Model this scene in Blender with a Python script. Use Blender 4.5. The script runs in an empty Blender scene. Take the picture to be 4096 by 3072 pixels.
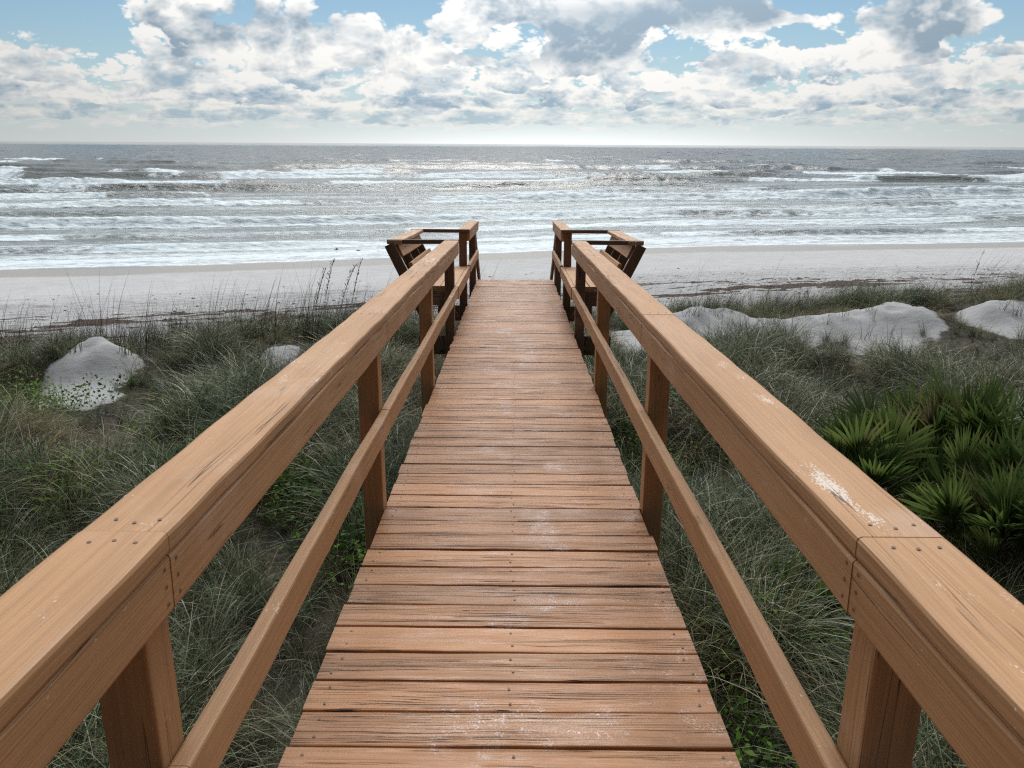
import bpy, math, random
import numpy as np
from mathutils import Vector, Matrix, Euler
R = math.radians
scene = bpy.context.scene
rng = np.random.default_rng(7)
random.seed(7)

# ------------------------------------------------------------------ camera
CAM = Vector((0.004, 0.0, 5.6))
PITCH, YAW, ROLL = 16.41, 0.20, 0.337
cd = bpy.data.cameras.new('camera'); cam = bpy.data.objects.new('camera', cd)
scene.collection.objects.link(cam); scene.camera = cam
cam.matrix_world = (Matrix.Translation(CAM) @ Matrix.Rotation(R(YAW), 4, 'Z')
                    @ Matrix.Rotation(R(90 - PITCH), 4, 'X') @ Matrix.Rotation(R(ROLL), 4, 'Z'))
cd.sensor_width = 36.0; cd.lens = 28.65; cd.clip_start = 0.05; cd.clip_end = 60000
cd.dof.use_dof = True; cd.dof.focus_distance = 4.5; cd.dof.aperture_fstop = 16.0

# ------------------------------------------------------------------ node helper
class N:
    """tiny expression builder for shader math"""
    def __init__(s, tree): s.t = tree; s.n = tree.nodes; s.l = tree.links
    def node(s, typ, **kw):
        nd = s.n.new(typ)
        for k, v in kw.items(): setattr(nd, k, v)
        return nd
    def put(s, sock, v):
        if isinstance(v, bpy.types.NodeSocket): s.l.new(v, sock)
        elif v is not None:
            try: sock.default_value = v
            except Exception: sock.default_value = (v, v, v)
    def m(s, op, a, b=None, c=None, clamp=False):
        nd = s.n.new('ShaderNodeMath'); nd.operation = op; nd.use_clamp = clamp
        s.put(nd.inputs[0], a)
        if b is not None: s.put(nd.inputs[1], b)
        if c is not None: s.put(nd.inputs[2], c)
        return nd.outputs[0]
    def add(s, a, b): return s.m('ADD', a, b)
    def sub(s, a, b): return s.m('SUBTRACT', a, b)
    def mul(s, a, b): return s.m('MULTIPLY', a, b)
    def div(s, a, b): return s.m('DIVIDE', a, b)
    def mad(s, a, b, c): return s.m('MULTIPLY_ADD', a, b, c)
    def sm(s, v, a, b, o0=0.0, o1=1.0):
        nd = s.n.new('ShaderNodeMapRange'); nd.interpolation_type = 'SMOOTHSTEP'
        s.put(nd.inputs['Value'], v); s.put(nd.inputs['From Min'], a); s.put(nd.inputs['From Max'], b)
        s.put(nd.inputs['To Min'], o0); s.put(nd.inputs['To Max'], o1)
        return nd.outputs[0]
    def lin(s, v, a, b, o0=0.0, o1=1.0):
        nd = s.n.new('ShaderNodeMapRange'); nd.clamp = True
        s.put(nd.inputs['Value'], v); s.put(nd.inputs['From Min'], a); s.put(nd.inputs['From Max'], b)
        s.put(nd.inputs['To Min'], o0); s.put(nd.inputs['To Max'], o1)
        return nd.outputs[0]
    def xyz(s, x, y, z):
        nd = s.n.new('ShaderNodeCombineXYZ')
        for i, v in enumerate((x, y, z)): s.put(nd.inputs[i], v)
        return nd.outputs[0]
    def sep(s, v):
        nd = s.n.new('ShaderNodeSeparateXYZ'); s.l.new(v, nd.inputs[0]); return nd.outputs
    def noise(s, vec, scale=1.0, detail=4.0, rough=0.5, dist=0.0, lac=2.0):
        nd = s.n.new('ShaderNodeTexNoise'); s.l.new(vec, nd.inputs['Vector'])
        nd.inputs['Scale'].default_value = scale; nd.inputs['Detail'].default_value = detail
        nd.inputs['Roughness'].default_value = rough; nd.inputs['Distortion'].default_value = dist
        nd.inputs['Lacunarity'].default_value = lac
        return nd.outputs['Fac']
    def voro(s, vec, scale=1.0, feature='F1', out='Distance', rnd=1.0):
        nd = s.n.new('ShaderNodeTexVoronoi'); nd.feature = feature; s.l.new(vec, nd.inputs['Vector'])
        nd.inputs['Scale'].default_value = scale; nd.inputs['Randomness'].default_value = rnd
        return nd.outputs[out]
    def vmul(s, v, k):
        nd = s.n.new('ShaderNodeVectorMath'); nd.operation = 'MULTIPLY'; s.l.new(v, nd.inputs[0])
        nd.inputs[1].default_value = k; return nd.outputs[0]
    def vadd(s, v, k):
        nd = s.n.new('ShaderNodeVectorMath'); nd.operation = 'ADD'; s.l.new(v, nd.inputs[0]); s.put(nd.inputs[1], k)
        return nd.outputs[0]
    def vdot(s, v, k):
        nd = s.n.new('ShaderNodeVectorMath'); nd.operation = 'DOT_PRODUCT'; s.l.new(v, nd.inputs[0])
        nd.inputs[1].default_value = k; return nd.outputs['Value']
    def mix(s, f, a, b, blend='MIX'):
        nd = s.n.new('ShaderNodeMix'); nd.data_type = 'RGBA'; nd.blend_type = blend; nd.clamp_factor = True
        s.put(nd.inputs[0], f)
        for i, v in ((6, a), (7, b)):
            if isinstance(v, tuple): nd.inputs[i].default_value = (v[0], v[1], v[2], 1)
            else: s.put(nd.inputs[i], v)
        return nd.outputs[2]
    def scale(s, col, k):
        nd = s.n.new('ShaderNodeVectorMath'); nd.operation = 'SCALE'
        if isinstance(col, tuple): nd.inputs[0].default_value = col
        else: s.l.new(col, nd.inputs[0])
        s.put(nd.inputs['Scale'], k); return nd.outputs[0]
    def ramp(s, f, stops):
        nd = s.n.new('ShaderNodeValToRGB'); s.l.new(f, nd.inputs[0]); e = nd.color_ramp.elements
        while len(e) > 1: e.remove(e[-1])
        e[0].position = stops[0][0]; e[0].color = (*stops[0][1], 1)
        for p, c in stops[1:]:
            k = e.new(p); k.color = (*c, 1)
        return nd.outputs[0]
    def attr(s, name, out='Fac'):
        nd = s.n.new('ShaderNodeAttribute'); nd.attribute_name = name; return nd.outputs[out]
    def bump(s, h, dist, strength=1.0, normal=None):
        nd = s.n.new('ShaderNodeBump'); s.l.new(h, nd.inputs['Height']); nd.inputs['Distance'].default_value = dist
        s.put(nd.inputs['Strength'], strength)
        if normal is not None: s.l.new(normal, nd.inputs['Normal'])
        return nd.outputs[0]

# ------------------------------------------------------------------ world: blue sky with rows of cumulus
SUN_EL, SUN_AZ = 50.0, 2.0          # degrees; azimuth to the right of the boardwalk's direction
sun_dir = Vector((math.sin(R(SUN_AZ)) * math.cos(R(SUN_EL)), math.cos(R(SUN_AZ)) * math.cos(R(SUN_EL)), math.sin(R(SUN_EL))))
world = bpy.data.worlds.new('World'); scene.world = world; world.use_nodes = True
world.node_tree.nodes.clear()
w = N(world.node_tree)
sky = w.node('ShaderNodeTexSky', sky_type='NISHITA'); sky.sun_disc = False
sky.sun_elevation = R(SUN_EL); sky.sun_rotation = R(SUN_AZ); sky.air_density = 1.0; sky.dust_density = 0.15; sky.altitude = 0
D = w.node('ShaderNodeTexCoord').outputs['Generated']
dx, dy, dz = w.sep(D)
A = w.mul(w.m('ARCTAN2', dx, dy), 57.29578)                 # azimuth, degrees
E = w.mul(w.m('ARCSINE', dz), 57.29578)                     # elevation, degrees
SKYK = 0.05
cosun = w.vdot(D, tuple(sun_dir))
front = w.sm(cosun, -0.15, 0.72)
base = w.mix(1.0, w.scale(sky.outputs[0], w.mul(w.mad(front, 0.6, 0.4), SKYK)), (1.12, 1.38, 1.50), 'MULTIPLY')
cp = w.m('MAXIMUM', cosun, 0.0)
glow = w.add(w.mul(w.m('POWER', cp, 40.0), 3.0), w.mul(w.m('POWER', cp, 5.0), 2.3))
bright = w.add(w.mad(front, 0.57, 0.05), glow)
# aerial haze close to the horizon
hz = w.m('POWER', 2.718, w.mul(w.m('MAXIMUM', E, 0.0), -0.62))
hglow = w.mul(w.m('POWER', 2.718, w.mul(w.add(w.m('POWER', w.div(w.sub(A, 3.0), 15.0), 2.0), w.m('POWER', w.div(E, 1.7), 2.0)), -1.0)), 0.42)
hcol = w.scale((0.86, 0.885, 0.875), w.add(bright, hglow))
lowblue = w.mul(w.m('POWER', 2.718, w.mul(w.m('MAXIMUM', E, 0.0), -0.22)), 0.85)
col = w.mix(w.mul(hz, 0.95), w.mix(lowblue, base, w.scale((0.60, 0.74, 0.84), bright)), hcol)

def gauss(a0, e0, sa, se, k):
    a = w.m('POWER', w.div(w.sub(A, a0), sa), 2.0); e = w.m('POWER', w.div(w.sub(E, e0), se), 2.0)
    return w.mul(w.m('POWER', 2.718, w.mul(w.add(a, e), -1.0)), k)

def layer(col, seed, s, eb, k1, top, k2, thr, contrast, tint_hi, tint_lo, haze, soft=0.05, extra=None, stretch=1.0, up=0.55, dark=None, det=7):
    """one row of cumulus: flat base at elevation eb, fading out above `top`"""
    warp = w.noise(w.xyz(w.mul(A, s * 0.55), w.mul(E, s * 0.7), seed + 9.3), 1.0, 2, 0.5)
    b = w.mad(w.noise(w.xyz(w.mul(A, s * 0.5), seed, 1.7), 1.0, 2), 1.2 / s * 0.5, eb - 0.3 / s)
    ax = w.mad(warp, 0.9, w.mul(A, s / stretch))
    def dens(off):
        e = w.add(E, off)
        v = w.xyz(ax, w.mul(e, s * 1.25), seed)
        n = w.noise(v, 1.0, 6, 0.47, 0.10, 2.1)
        vo = w.node('ShaderNodeTexVoronoi'); w.l.new(v, vo.inputs['Vector']); vo.inputs['Scale'].default_value = 2.3
        vo.inputs['Detail'].default_value = 2.5; vo.inputs['Roughness'].default_value = 0.55; vo.inputs['Lacunarity'].default_value = 2.3
        vo.normalize = True
        n = w.add(n, w.mad(vo.outputs['Distance'], -0.75, 0.22))
        below = w.mul(w.m('MAXIMUM', w.sub(b, e), 0.0), k1)
        above = w.mul(w.m('MAXIMUM', w.sub(e, top), 0.0), k2)
        d = w.sub(w.sub(w.sub(n, thr), below), above)
        if extra is not None: d = w.add(d, extra)
        return d
    d = dens(0.0); du = dens(up / s)
    alpha = w.sm(d, 0.0, soft)
    relief = w.mul(w.sub(d, du), contrast)            # >0: the cloud thins out upwards -> a lit top
    thick = w.add(w.mul(w.sm(d, 0.03, 0.24), 0.74), w.mul(w.sm(d, 0.18, 0.60), 0.26))
    lit = w.m('ADD', w.mad(thick, -0.92, 0.86), relief, clamp=True)
    if dark is not None: lit = w.m('MULTIPLY', lit, w.sub(1.0, w.m('MINIMUM', w.mul(dark, 1.25), 0.86)), clamp=True)
    c = w.scale(w.mix(lit, tint_lo, tint_hi), bright)
    c = w.mix(w.mul(hz, haze), c, hcol)
    return w.mix(alpha, col, c)

hi = (1.0, 0.99, 0.96); lo = (0.40, 0.53, 0.63)
blue = w.add(w.add(gauss(-28.5, 7.8, 3.2, 2.0, -0.75), gauss(-8.0, 9.0, 3.4, 1.2, -0.50)),
             w.add(w.add(gauss(31.5, 7.8, 3.4, 1.8, -0.6), gauss(17.5, 6.2, 4.0, 0.6, -0.36)),
                   w.add(gauss(-20.0, 9.4, 5.0, 0.9, -0.35), w.add(gauss(0.4, 6.6, 1.3, 1.2, -0.3), gauss(18.5, 8.6, 2.6, 1.0, -0.4)))))
solid = w.add(w.add(gauss(5.0, 8.3, 9.0, 1.3, 0.35), gauss(-19.0, 6.6, 6.0, 1.6, 0.08)), gauss(23.5, 7.0, 5.0, 1.6, 0.18))
dk = w.add(w.add(gauss(7.5, 7.9, 7.0, 0.95, 0.62), gauss(11.0, 5.0, 2.6, 0.75, 0.55)), w.add(gauss(1.0, 5.6, 3.4, 0.7, 0.5), w.add(gauss(-13.0, 7.4, 3.2, 0.9, 0.25), gauss(-22, 4.0, 4.0, 0.6, 0.25))))
# MARK
# wisps just above the horizon, then rows that come nearer and get bigger
col = layer(col, 3.1, 1.15, 0.9, 0.8, 1.9, 0.9, 0.40, 2.2, (0.97, 0.97, 0.93), (0.58, 0.70, 0.75), 0.60, 0.20, stretch=2.6)
col = layer(col, 11.7, 0.85, 1.35, 1.2, 2.7, 0.45, 0.34, 2.8, (1.0, 0.99, 0.93), (0.44, 0.58, 0.67), 0.40, 0.14, stretch=2.0)
col = layer(col, 23.9, 0.56, 2.4, 0.9, 3.9, 0.25, 0.35, 3.4, hi, (0.36, 0.49, 0.60), 0.20, 0.09, stretch=1.6)
col = layer(col, 37.2, 0.38, 3.5, 0.6, 5.8, 0.10, 0.38, 3.6, hi, lo, 0.12, 0.075, extra=w.mul(blue, 0.6), stretch=1.35)
col = layer(col, 51.9, 0.24, 4.8, 0.4, 9.5, 0.0, 0.42, 4.0, hi, (0.33, 0.43, 0.52), 0.0, 0.08, extra=w.add(blue, solid), stretch=1.2, dark=dk)
# high above the picture: the same broken cloud, drawn with one coarse noise
n0 = w.noise(w.xyz(w.mul(A, 0.07), w.mul(E, 0.09), 5.5), 1.0, 4, 0.6)
up_col = w.mix(w.sm(n0, 0.40, 0.52), base, w.scale(w.mix(w.sm(n0, 0.5, 0.75), (0.95, 0.95, 0.93), (0.42, 0.49, 0.57)), bright))
low_col = w.scale((0.20, 0.22, 0.22), bright)
b_det = w.node('ShaderNodeBackground'); w.l.new(col, b_det.inputs[0])
b_up = w.node('ShaderNodeBackground'); w.l.new(up_col, b_up.inputs[0])
b_low = w.node('ShaderNodeBackground'); w.l.new(low_col, b_low.inputs[0])
m1 = w.node('ShaderNodeMixShader'); w.l.new(w.sm(E, 10.5, 13.0), m1.inputs[0]); w.l.new(b_det.outputs[0], m1.inputs[1]); w.l.new(b_up.outputs[0], m1.inputs[2])
m2 = w.node('ShaderNodeMixShader'); w.l.new(w.sm(E, -0.02, -0.3), m2.inputs[0]); w.l.new(m1.outputs[0], m2.inputs[1]); w.l.new(b_low.outputs[0], m2.inputs[2])
wo = w.node('ShaderNodeOutputWorld'); w.l.new(m2.outputs[0], wo.inputs[0])
world.cycles.sampling_method = 'MANUAL'; world.cycles.sample_map_resolution = 512

# ------------------------------------------------------------------ sun (veiled by cloud)
sl = bpy.data.lights.new('sun', 'SUN'); sl.energy = 2.0; sl.angle = R(28); sl.color = (1.0, 0.965, 0.91)
so = bpy.data.objects.new('sun', sl); scene.collection.objects.link(so)
so.rotation_euler = sun_dir.to_track_quat('Z', 'Y').to_euler(); so.location = (0, 20, 60)

scene.view_settings.view_transform = 'Standard'; scene.view_settings.look = 'None'
scene.view_settings.exposure = 0.0; scene.view_settings.gamma = 1.0
scene.render.engine = 'CYCLES'
scene.cycles.use_denoising = False; scene.cycles.filter_width = 1.25
scene.cycles.max_bounces = 6; scene.cycles.diffuse_bounces = 3; scene.cycles.glossy_bounces = 3
scene.cycles.transparent_max_bounces = 6; scene.cycles.caustics_reflective = False; scene.cycles.caustics_refractive = False
scene.cycles.sample_clamp_indirect = 6.0

# ================================================================== numpy noise
def _hash(ix, iy, seed):
    h = (ix.astype(np.int64) * 374761393 + iy.astype(np.int64) * 668265263 + seed * 974634777) & 0xFFFFFFFF
    h = ((h ^ (h >> 13)) * 1274126177) & 0xFFFFFFFF
    return ((h ^ (h >> 16)) & 0xFFFFFF) / float(0xFFFFFF)
def vnoise(x, y, seed=0):
    x = np.asarray(x, float); y = np.asarray(y, float)
    x, y = np.broadcast_arrays(x, y)
    ix = np.floor(x); iy = np.floor(y); fx = x - ix; fy = y - iy
    u = fx * fx * fx * (fx * (fx * 6 - 15) + 10); v = fy * fy * fy * (fy * (fy * 6 - 15) + 10)
    ix = ix.astype(np.int64); iy = iy.astype(np.int64)
    a = _hash(ix, iy, seed); b = _hash(ix + 1, iy, seed); c = _hash(ix, iy + 1, seed); d = _hash(ix + 1, iy + 1, seed)
    return (a * (1 - u) + b * u) * (1 - v) + (c * (1 - u) + d * u) * v
def fbm(x, y, seed=0, octv=4, gain=0.5):
    s = 0.0; k = 1.0; t = 0.0
    for o in range(octv):
        s = s + k * (vnoise(x * 2 ** o + 17.3 * o, y * 2 ** o - 9.1 * o, seed + o * 31) - 0.5); t += k; k *= gain
    return s / t                                    # about -0.5..0.5
def sstep(v, a, b):
    t = np.clip((v - a) / (b - a), 0, 1); return t * t * (3 - 2 * t)

# ================================================================== object helpers
def link(o, parent=None):
    scene.collection.objects.link(o)
    if parent is not None: o.parent = parent
    return o
def tag(o, label=None, cat=None, group=None, kind=None):
    if label: o['label'] = label
    if cat: o['category'] = cat
    if group: o['group'] = group
    if kind: o['kind'] = kind
    return o
def empty(name, loc=(0, 0, 0), rz=0):
    o = bpy.data.objects.new(name, None); o.location = loc; o.rotation_euler = (0, 0, rz); o.empty_display_size = 0.2
    return link(o)
def mesh_np(name, verts, faces, mats, attrs=None, smooth=True, mat_idx=None):
    """verts (n,3) array; faces (m,4) or (m,3) array -> mesh data"""
    me = bpy.data.meshes.new(name)
    verts = np.asarray(verts, np.float32); faces = np.asarray(faces, np.int32)
    k = faces.shape[1]
    me.vertices.add(len(verts)); me.vertices.foreach_set('co', verts.ravel())
    me.loops.add(faces.size); me.loops.foreach_set('vertex_index', faces.ravel())
    me.polygons.add(len(faces)); me.polygons.foreach_set('loop_start', np.arange(0, faces.size, k, dtype=np.int32))
    me.polygons.foreach_set('loop_total', np.full(len(faces), k, np.int32))
    me.polygons.foreach_set('use_smooth', np.full(len(faces), smooth))
    if mat_idx is not None: me.polygons.foreach_set('material_index', np.asarray(mat_idx, np.int32))
    for m_ in (mats if isinstance(mats, (list, tuple)) else [mats]): me.materials.append(m_)
    for kname, arr in (attrs or {}).items():
        arr = np.asarray(arr, np.float32)
        if arr.ndim == 2:
            at = me.attributes.new(kname, 'FLOAT_VECTOR', 'POINT'); at.data.foreach_set('vector', arr.ravel())
        else:
            at = me.attributes.new(kname, 'FLOAT', 'POINT'); at.data.foreach_set('value', arr)
    me.update(calc_edges=True)
    return me
def material(name):
    m = bpy.data.materials.new(name); m.use_nodes = True
    n = N(m.node_tree); b = m.node_tree.nodes['Principled BSDF']
    return m, n, b

# ================================================================== materials
def wood_mat(name, c_lo, c_mid, c_hi, groove=150.0, crackiness=0.5, rough=0.5, deck=False):
    m, n, b = material(name)
    g = n.attr('grain', 'Vector'); L, a, t = n.sep(g)
    aa = n.add(a, n.mul(t, 0.7))
    # slow wander of the grain along the board gives cathedral figures and knots
    kv = n.node('ShaderNodeTexVoronoi'); n.l.new(n.xyz(n.mul(L, 1.15), n.mul(aa, 8.0), 1.0), kv.inputs['Vector']); kv.inputs['Scale'].default_value = 1.0
    wander = n.add(n.noise(n.xyz(n.mul(L, 1.1), n.mul(aa, 7.0), t), 1.0, 2, 0.5), n.mul(n.m('POWER', n.sm(kv.outputs['Distance'], 0.42, 0.0), 2.0), 0.32))
    wig = n.noise(n.xyz(n.mul(L, 2.0), n.mul(aa, 38.0), 2.9), 1.0, 2, 0.5)
    rings = n.m('SINE', n.add(n.add(n.mul(aa, groove * 6.283), n.mul(wander, 62.0)), n.mul(wig, 9.0)))
    fine = n.noise(n.xyz(n.mul(L, 4.0), n.mul(aa, 420.0), 0.3), 1.0, 3, 0.6)
    fib = n.noise(n.xyz(n.mul(L, 2.2), n.mul(aa, 120.0), 4.3), 1.0, 4, 0.65)
    crk = n.noise(n.xyz(n.mul(L, 1.0 if deck else 0.8), n.mul(n.add(aa, n.mul(wander, 0.04)), 105.0 if deck else 44.0), 8.1), 1.0, 2 if not deck else 3, 0.5)
    patch = n.noise(n.xyz(n.mul(L, 1.3), n.mul(aa, 5.0), 2.2), 1.0, 4, 0.6)
    w_ = 0.019 if deck else 0.009
    line = n.sm(n.m('ABSOLUTE', n.sub(crk, 0.5)), w_ * 0.35, w_)           # 0 in a crack
    where = n.sm(n.noise(n.xyz(n.mul(L, 1.1), n.mul(aa, 16.0), 6.6), 1.0, 2), 0.56 - crackiness * 0.16, 0.62 - crackiness * 0.12)
    crack = n.mul(n.sub(1.0, line), where)
    knot_v = n.node('ShaderNodeTexVoronoi'); n.l.new(n.xyz(n.mul(L, 1.15), n.mul(aa, 8.0), 1.0), knot_v.inputs['Vector']); knot_v.inputs['Scale'].default_value = 1.0
    knot = n.sm(knot_v.outputs['Distance'], 0.055, 0.03)
    h = n.add(n.mul(rings, 0.035), n.add(n.mul(fine, 0.22), n.mul(fib, 0.50 if deck else 0.32)))
    col = n.ramp(patch, [(0.25, c_lo), (0.5, c_mid), (0.78, c_hi)])
    col = n.mix(n.sm(fib, 0.35, 0.62), n.scale(col, 0.80 if deck else 0.88), n.scale(col, 1.08))
    col = n.mix(n.mul(n.mul(n.sm(rings, 0.2, 1.0), n.sm(patch, 0.35, 0.6)), 0.26), col, n.scale(col, 0.55))
    sp = n.noise(n.xyz(n.mul(L, 2.5), n.mul(aa, 2.5), 7.7), 1.0, 5, 0.6)
    if deck:
        # worn streaks: pale rubbed grain and dark wet-looking grain, chalky scuffs
        streak = n.noise(n.xyz(n.mul(L, 3.0), n.mul(aa, 46.0), 3.3), 1.0, 4, 0.7)
        col = n.mix(n.mul(n.sm(streak, 0.58, 0.76), 0.16), col, (0.52, 0.33, 0.20))
        col = n.mix(n.mul(n.sm(streak, 0.40, 0.24), 0.26), col, (0.14, 0.065, 0.036))
        plank = n.attr('tone'); col = n.scale(col, n.lin(plank, 0, 1, 0.82, 1.14))
        pos = n.node('ShaderNodeNewGeometry').outputs['Position']
        scv = n.noise(n.vmul(pos, (4.5, 3.5, 1.0)), 1.0, 2, 0.5)
        line2 = n.sm(n.m('ABSOLUTE', n.sub(n.noise(n.vmul(pos, (6.0, 9.0, 1.0)), 1.0, 3, 0.6, 0.6), 0.5)), 0.02, 0.0)
        px = n.sep(pos)[0]
        mid = n.sm(n.m('ABSOLUTE', n.sub(px, 0.06)), 0.46, 0.1)
        scuff = n.mul(n.mul(n.sm(scv, 0.54, 0.64), mid), n.mul(n.add(n.mul(line2, 0.8), 0.25), n.sm(n.noise(n.vmul(pos, (180, 180, 1)), 1.0, 2), 0.42, 0.60)))
        col = n.mix(n.mul(scuff, 0.9), col, (0.70, 0.66, 0.68))
        # rusty chips near the right-hand ends of the boards
        re = n.mul(n.sm(px, 0.36, 0.50), n.sm(n.noise(n.vmul(pos, (9, 14, 1)), 1.0, 5, 0.7), 0.50, 0.60))
        le = n.mul(n.sm(px, -0.40, -0.52), n.sm(n.noise(n.vmul(pos, (9, 16, 1)), 1.0, 5, 0.7), 0.56, 0.66))
        col = n.mix(n.mul(n.add(re, le), 0.35), col, (0.36, 0.14, 0.05))
        glint = n.mul(re, n.sm(n.noise(n.vmul(pos, (120, 160, 1)), 1.0, 2), 0.5, 0.6))
        col = n.mix(n.mul(glint, 0.5), col, (0.62, 0.56, 0.50))  # bright glints of the worn gloss paint, painted into the colour
    else:
        fk = n.attr('fleck')
        v = n.noise(n.xyz(n.mul(L, 110.0), n.mul(a, 210.0), n.mul(t, 210.0)), 1.0, 3, 0.65)
        v2 = n.noise(n.xyz(n.mul(L, 9.0), n.mul(a, 22.0), n.mul(t, 22.0)), 1.0, 3, 0.6)
        f = n.add(n.mul(n.m('MINIMUM', fk, 1.0), 0.40), n.add(n.mul(n.sub(v, 0.5), 1.5), n.mul(n.sub(v2, 0.5), 1.3)))
        flake = n.sm(f, 0.40, 0.46)
        rub = n.mul(n.sm(sp, 0.56, 0.72), 0.28)
        col = n.mix(rub, col, (0.62, 0.47, 0.38))
        col = n.mix(n.mul(flake, 0.85), col, n.mix(v2, (0.60, 0.50, 0.42), (0.78, 0.72, 0.64)))
    col = n.mix(n.mul(knot, 0.45), col, (0.16, 0.08, 0.04))
    col = n.mix(n.mul(crack, 0.93 if deck else 0.75), col, (0.022, 0.012, 0.010))
    n.l.new(col, b.inputs['Base Color'])
    hh = n.sub(h, n.mul(crack, 2.4 if deck else 1.6))
    n.l.new(n.bump(hh, 0.0045 if deck else 0.0028, 0.75), b.inputs['Normal'])
    if deck: n.put(b.inputs['Roughness'], n.lin(n.noise(n.xyz(n.mul(L, 4.0), n.mul(aa, 30.0), 9.0), 1.0, 3), 0.3, 0.7, rough - 0.16, rough + 0.18))
    else: n.put(b.inputs['Roughness'], n.lin(sp, 0.3, 0.7, rough, rough + 0.18))
    b.inputs['Specular IOR Level'].default_value = 0.34 if deck else 0.34
    return m
M_RAIL = wood_mat('painted_tan_wood', (0.392, 0.212, 0.100), (0.452, 0.250, 0.122), (0.500, 0.295, 0.153), 150.0, 0.02, 0.52)
M_DECK = wood_mat('weathered_deck_wood', (0.275, 0.122, 0.050), (0.390, 0.182, 0.076), (0.465, 0.235, 0.105), 120.0, 0.42, 0.40, deck=True)
M_SHADED = wood_mat('shaded_frame_wood', (0.150, 0.088, 0.058), (0.180, 0.105, 0.070), (0.205, 0.122, 0.082), 80.0, 0.25, 0.62)  # backlit shade of the frame and far posts put into the wood colour

m_, n_, b_ = material('screw_steel'); b_.inputs['Base Color'].default_value = (0.14, 0.08, 0.05, 1); b_.inputs['Metallic'].default_value = 0.1; b_.inputs['Roughness'].default_value = 0.6
M_SCREW = m_

# ================================================================== terrain
SHORE = 43.2
def q_of(x, y):
    """distance seaward measured square to the shoreline (which runs away to the right)"""
    x = np.asarray(x, float)
    return y - 0.26 * np.clip(x, -60, 60) - 0.9 * np.sin(np.clip(x, -60, 60) * 0.13 + 0.5)
mounds = [  # x, y, rx, ry, height : sand hummocks
    (-6.95, 13.0, 0.85, 0.7, 0.56), (-9.9, 13.6, 0.8, 0.7, 0.25), (-4.25, 14.8, 0.75, 0.7, 0.28),
    (4.3, 17.7, 1.15, 0.8, 0.42), (3.3, 17.4, 0.8, 0.6, 0.16), (6.1, 17.1, 1.0, 0.6, 0.24), (7.6, 17.2, 0.9, 0.9, 0.40), (8.5, 16.9, 0.8, 0.8, 0.26), (10.6, 17.2, 1.1, 0.8, 0.35),
    (2.3, 15.8, 0.55, 1.5, 0.10)]
bares = [(-6.75, 12.45, 0.66, 1.15), (-6.3, 11.6, 0.40, 0.6), (-9.9, 13.3, 0.7, 0.5), (-4.15, 14.0, 0.34, 0.5), (4.2, 17.2, 1.35, 0.95), (3.95, 16.3, 0.8, 0.5), (6.1, 16.7, 1.5, 1.0),
         (7.6, 16.4, 1.15, 1.1), (7.0, 15.4, 0.7, 0.7), (10.3, 16.7, 1.2, 0.9), (2.35, 16.0, 0.5, 1.9)]
def ground_z(x, y):
    x = np.asarray(x, float); y = np.asarray(y, float)
    q = q_of(x, y)
    dune = 1.86 + 0.40 * fbm(x * 0.22, y * 0.22, 3, 3) + 0.22 * fbm(x * 0.8, y * 0.8, 5, 3)
    dune = dune - 0.10 * sstep(y, 10, 18) + 0.25 * sstep(x, 4, 14)
    beach = 0.95 - 0.95 * np.clip((q - 25.0) / (SHORE - 25.0), 0, 1) ** 0.9
    beach = np.where(q > SHORE, -(q - SHORE) * 0.045, beach)
    beach = np.maximum(beach, -1.6)
    k = sstep(q, 14.6, 21.0)
    z = dune * (1 - k) + beach * k
    z = z + (1 - k) * 0.0
    rough_beach = sstep(q, 21.5, 24.0) * (1 - sstep(q, 30.5, 33.5))
    z = z + rough_beach * (0.06 * fbm(x * 0.9 - y * 0.2, y * 3.0 - x * 0.78, 11, 4, 0.6) + 0.05 * fbm(x * 2.6, y * 2.6, 15, 3))
    z = z + 0.016 * sstep(q, 24, 26) * (1 - sstep(q, 31.5, 34.5)) * np.sin(q * 7.5 + 2.0 * fbm(x * 0.2, y * 0.2, 9, 2)) * (0.4 + vnoise(x * 0.15, q * 1.3, 21))
    z = z + 0.05 * sstep(q, 30, 36) * fbm(x * 0.12, y * 0.12, 19, 2)
    for (mx, my, rx, ry, h) in mounds:
        # steep on the landward side, rounder crest
        dxx = (x - mx) / rx; dyy = (y - my) / ry
        r2 = dxx ** 2 + np.where(dyy < 0, dyy ** 2 * 0.75, dyy ** 2 * 1.6)
        z = z + h * np.exp(-r2 ** 1.2) * (1 + 0.8 * fbm(x * 1.1, y * 1.1, 33, 3)) + h * 0.42 * np.exp(-r2 * 0.6) * fbm(x * 2.6 + y, y * 1.3, 35, 4, 0.55)
    return z
def bare_near(x, y):
    v = np.full(np.broadcast(x, y).shape, 9.0)
    for (mx, my, rx, ry) in bares: v = np.minimum(v, ((x - mx) / (rx + .5)) ** 2 + ((y - my) / (ry + .9)) ** 2)
    return v
def bare_of(x, y):
    """1 where the sand lies open, 0 under vegetation"""
    x = np.asarray(x, float); y = np.asarray(y, float)
    v = np.zeros(np.broadcast(x, y).shape)
    for (mx, my, rx, ry) in bares:
        r2 = ((x - mx) / rx) ** 2 + ((y - my) / ry) ** 2
        v = np.maximum(v, 1 - sstep(r2 + 2.2 * fbm(x * 1.6, y * 1.6, 41, 5, 0.65), 0.40, 1.45))
    q = q_of(x, y)
    v = np.maximum(v, sstep(q + 2.6 * fbm(x * 0.35, y * 0.35, 43, 3), 19.0, 21.0))
    return v
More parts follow.
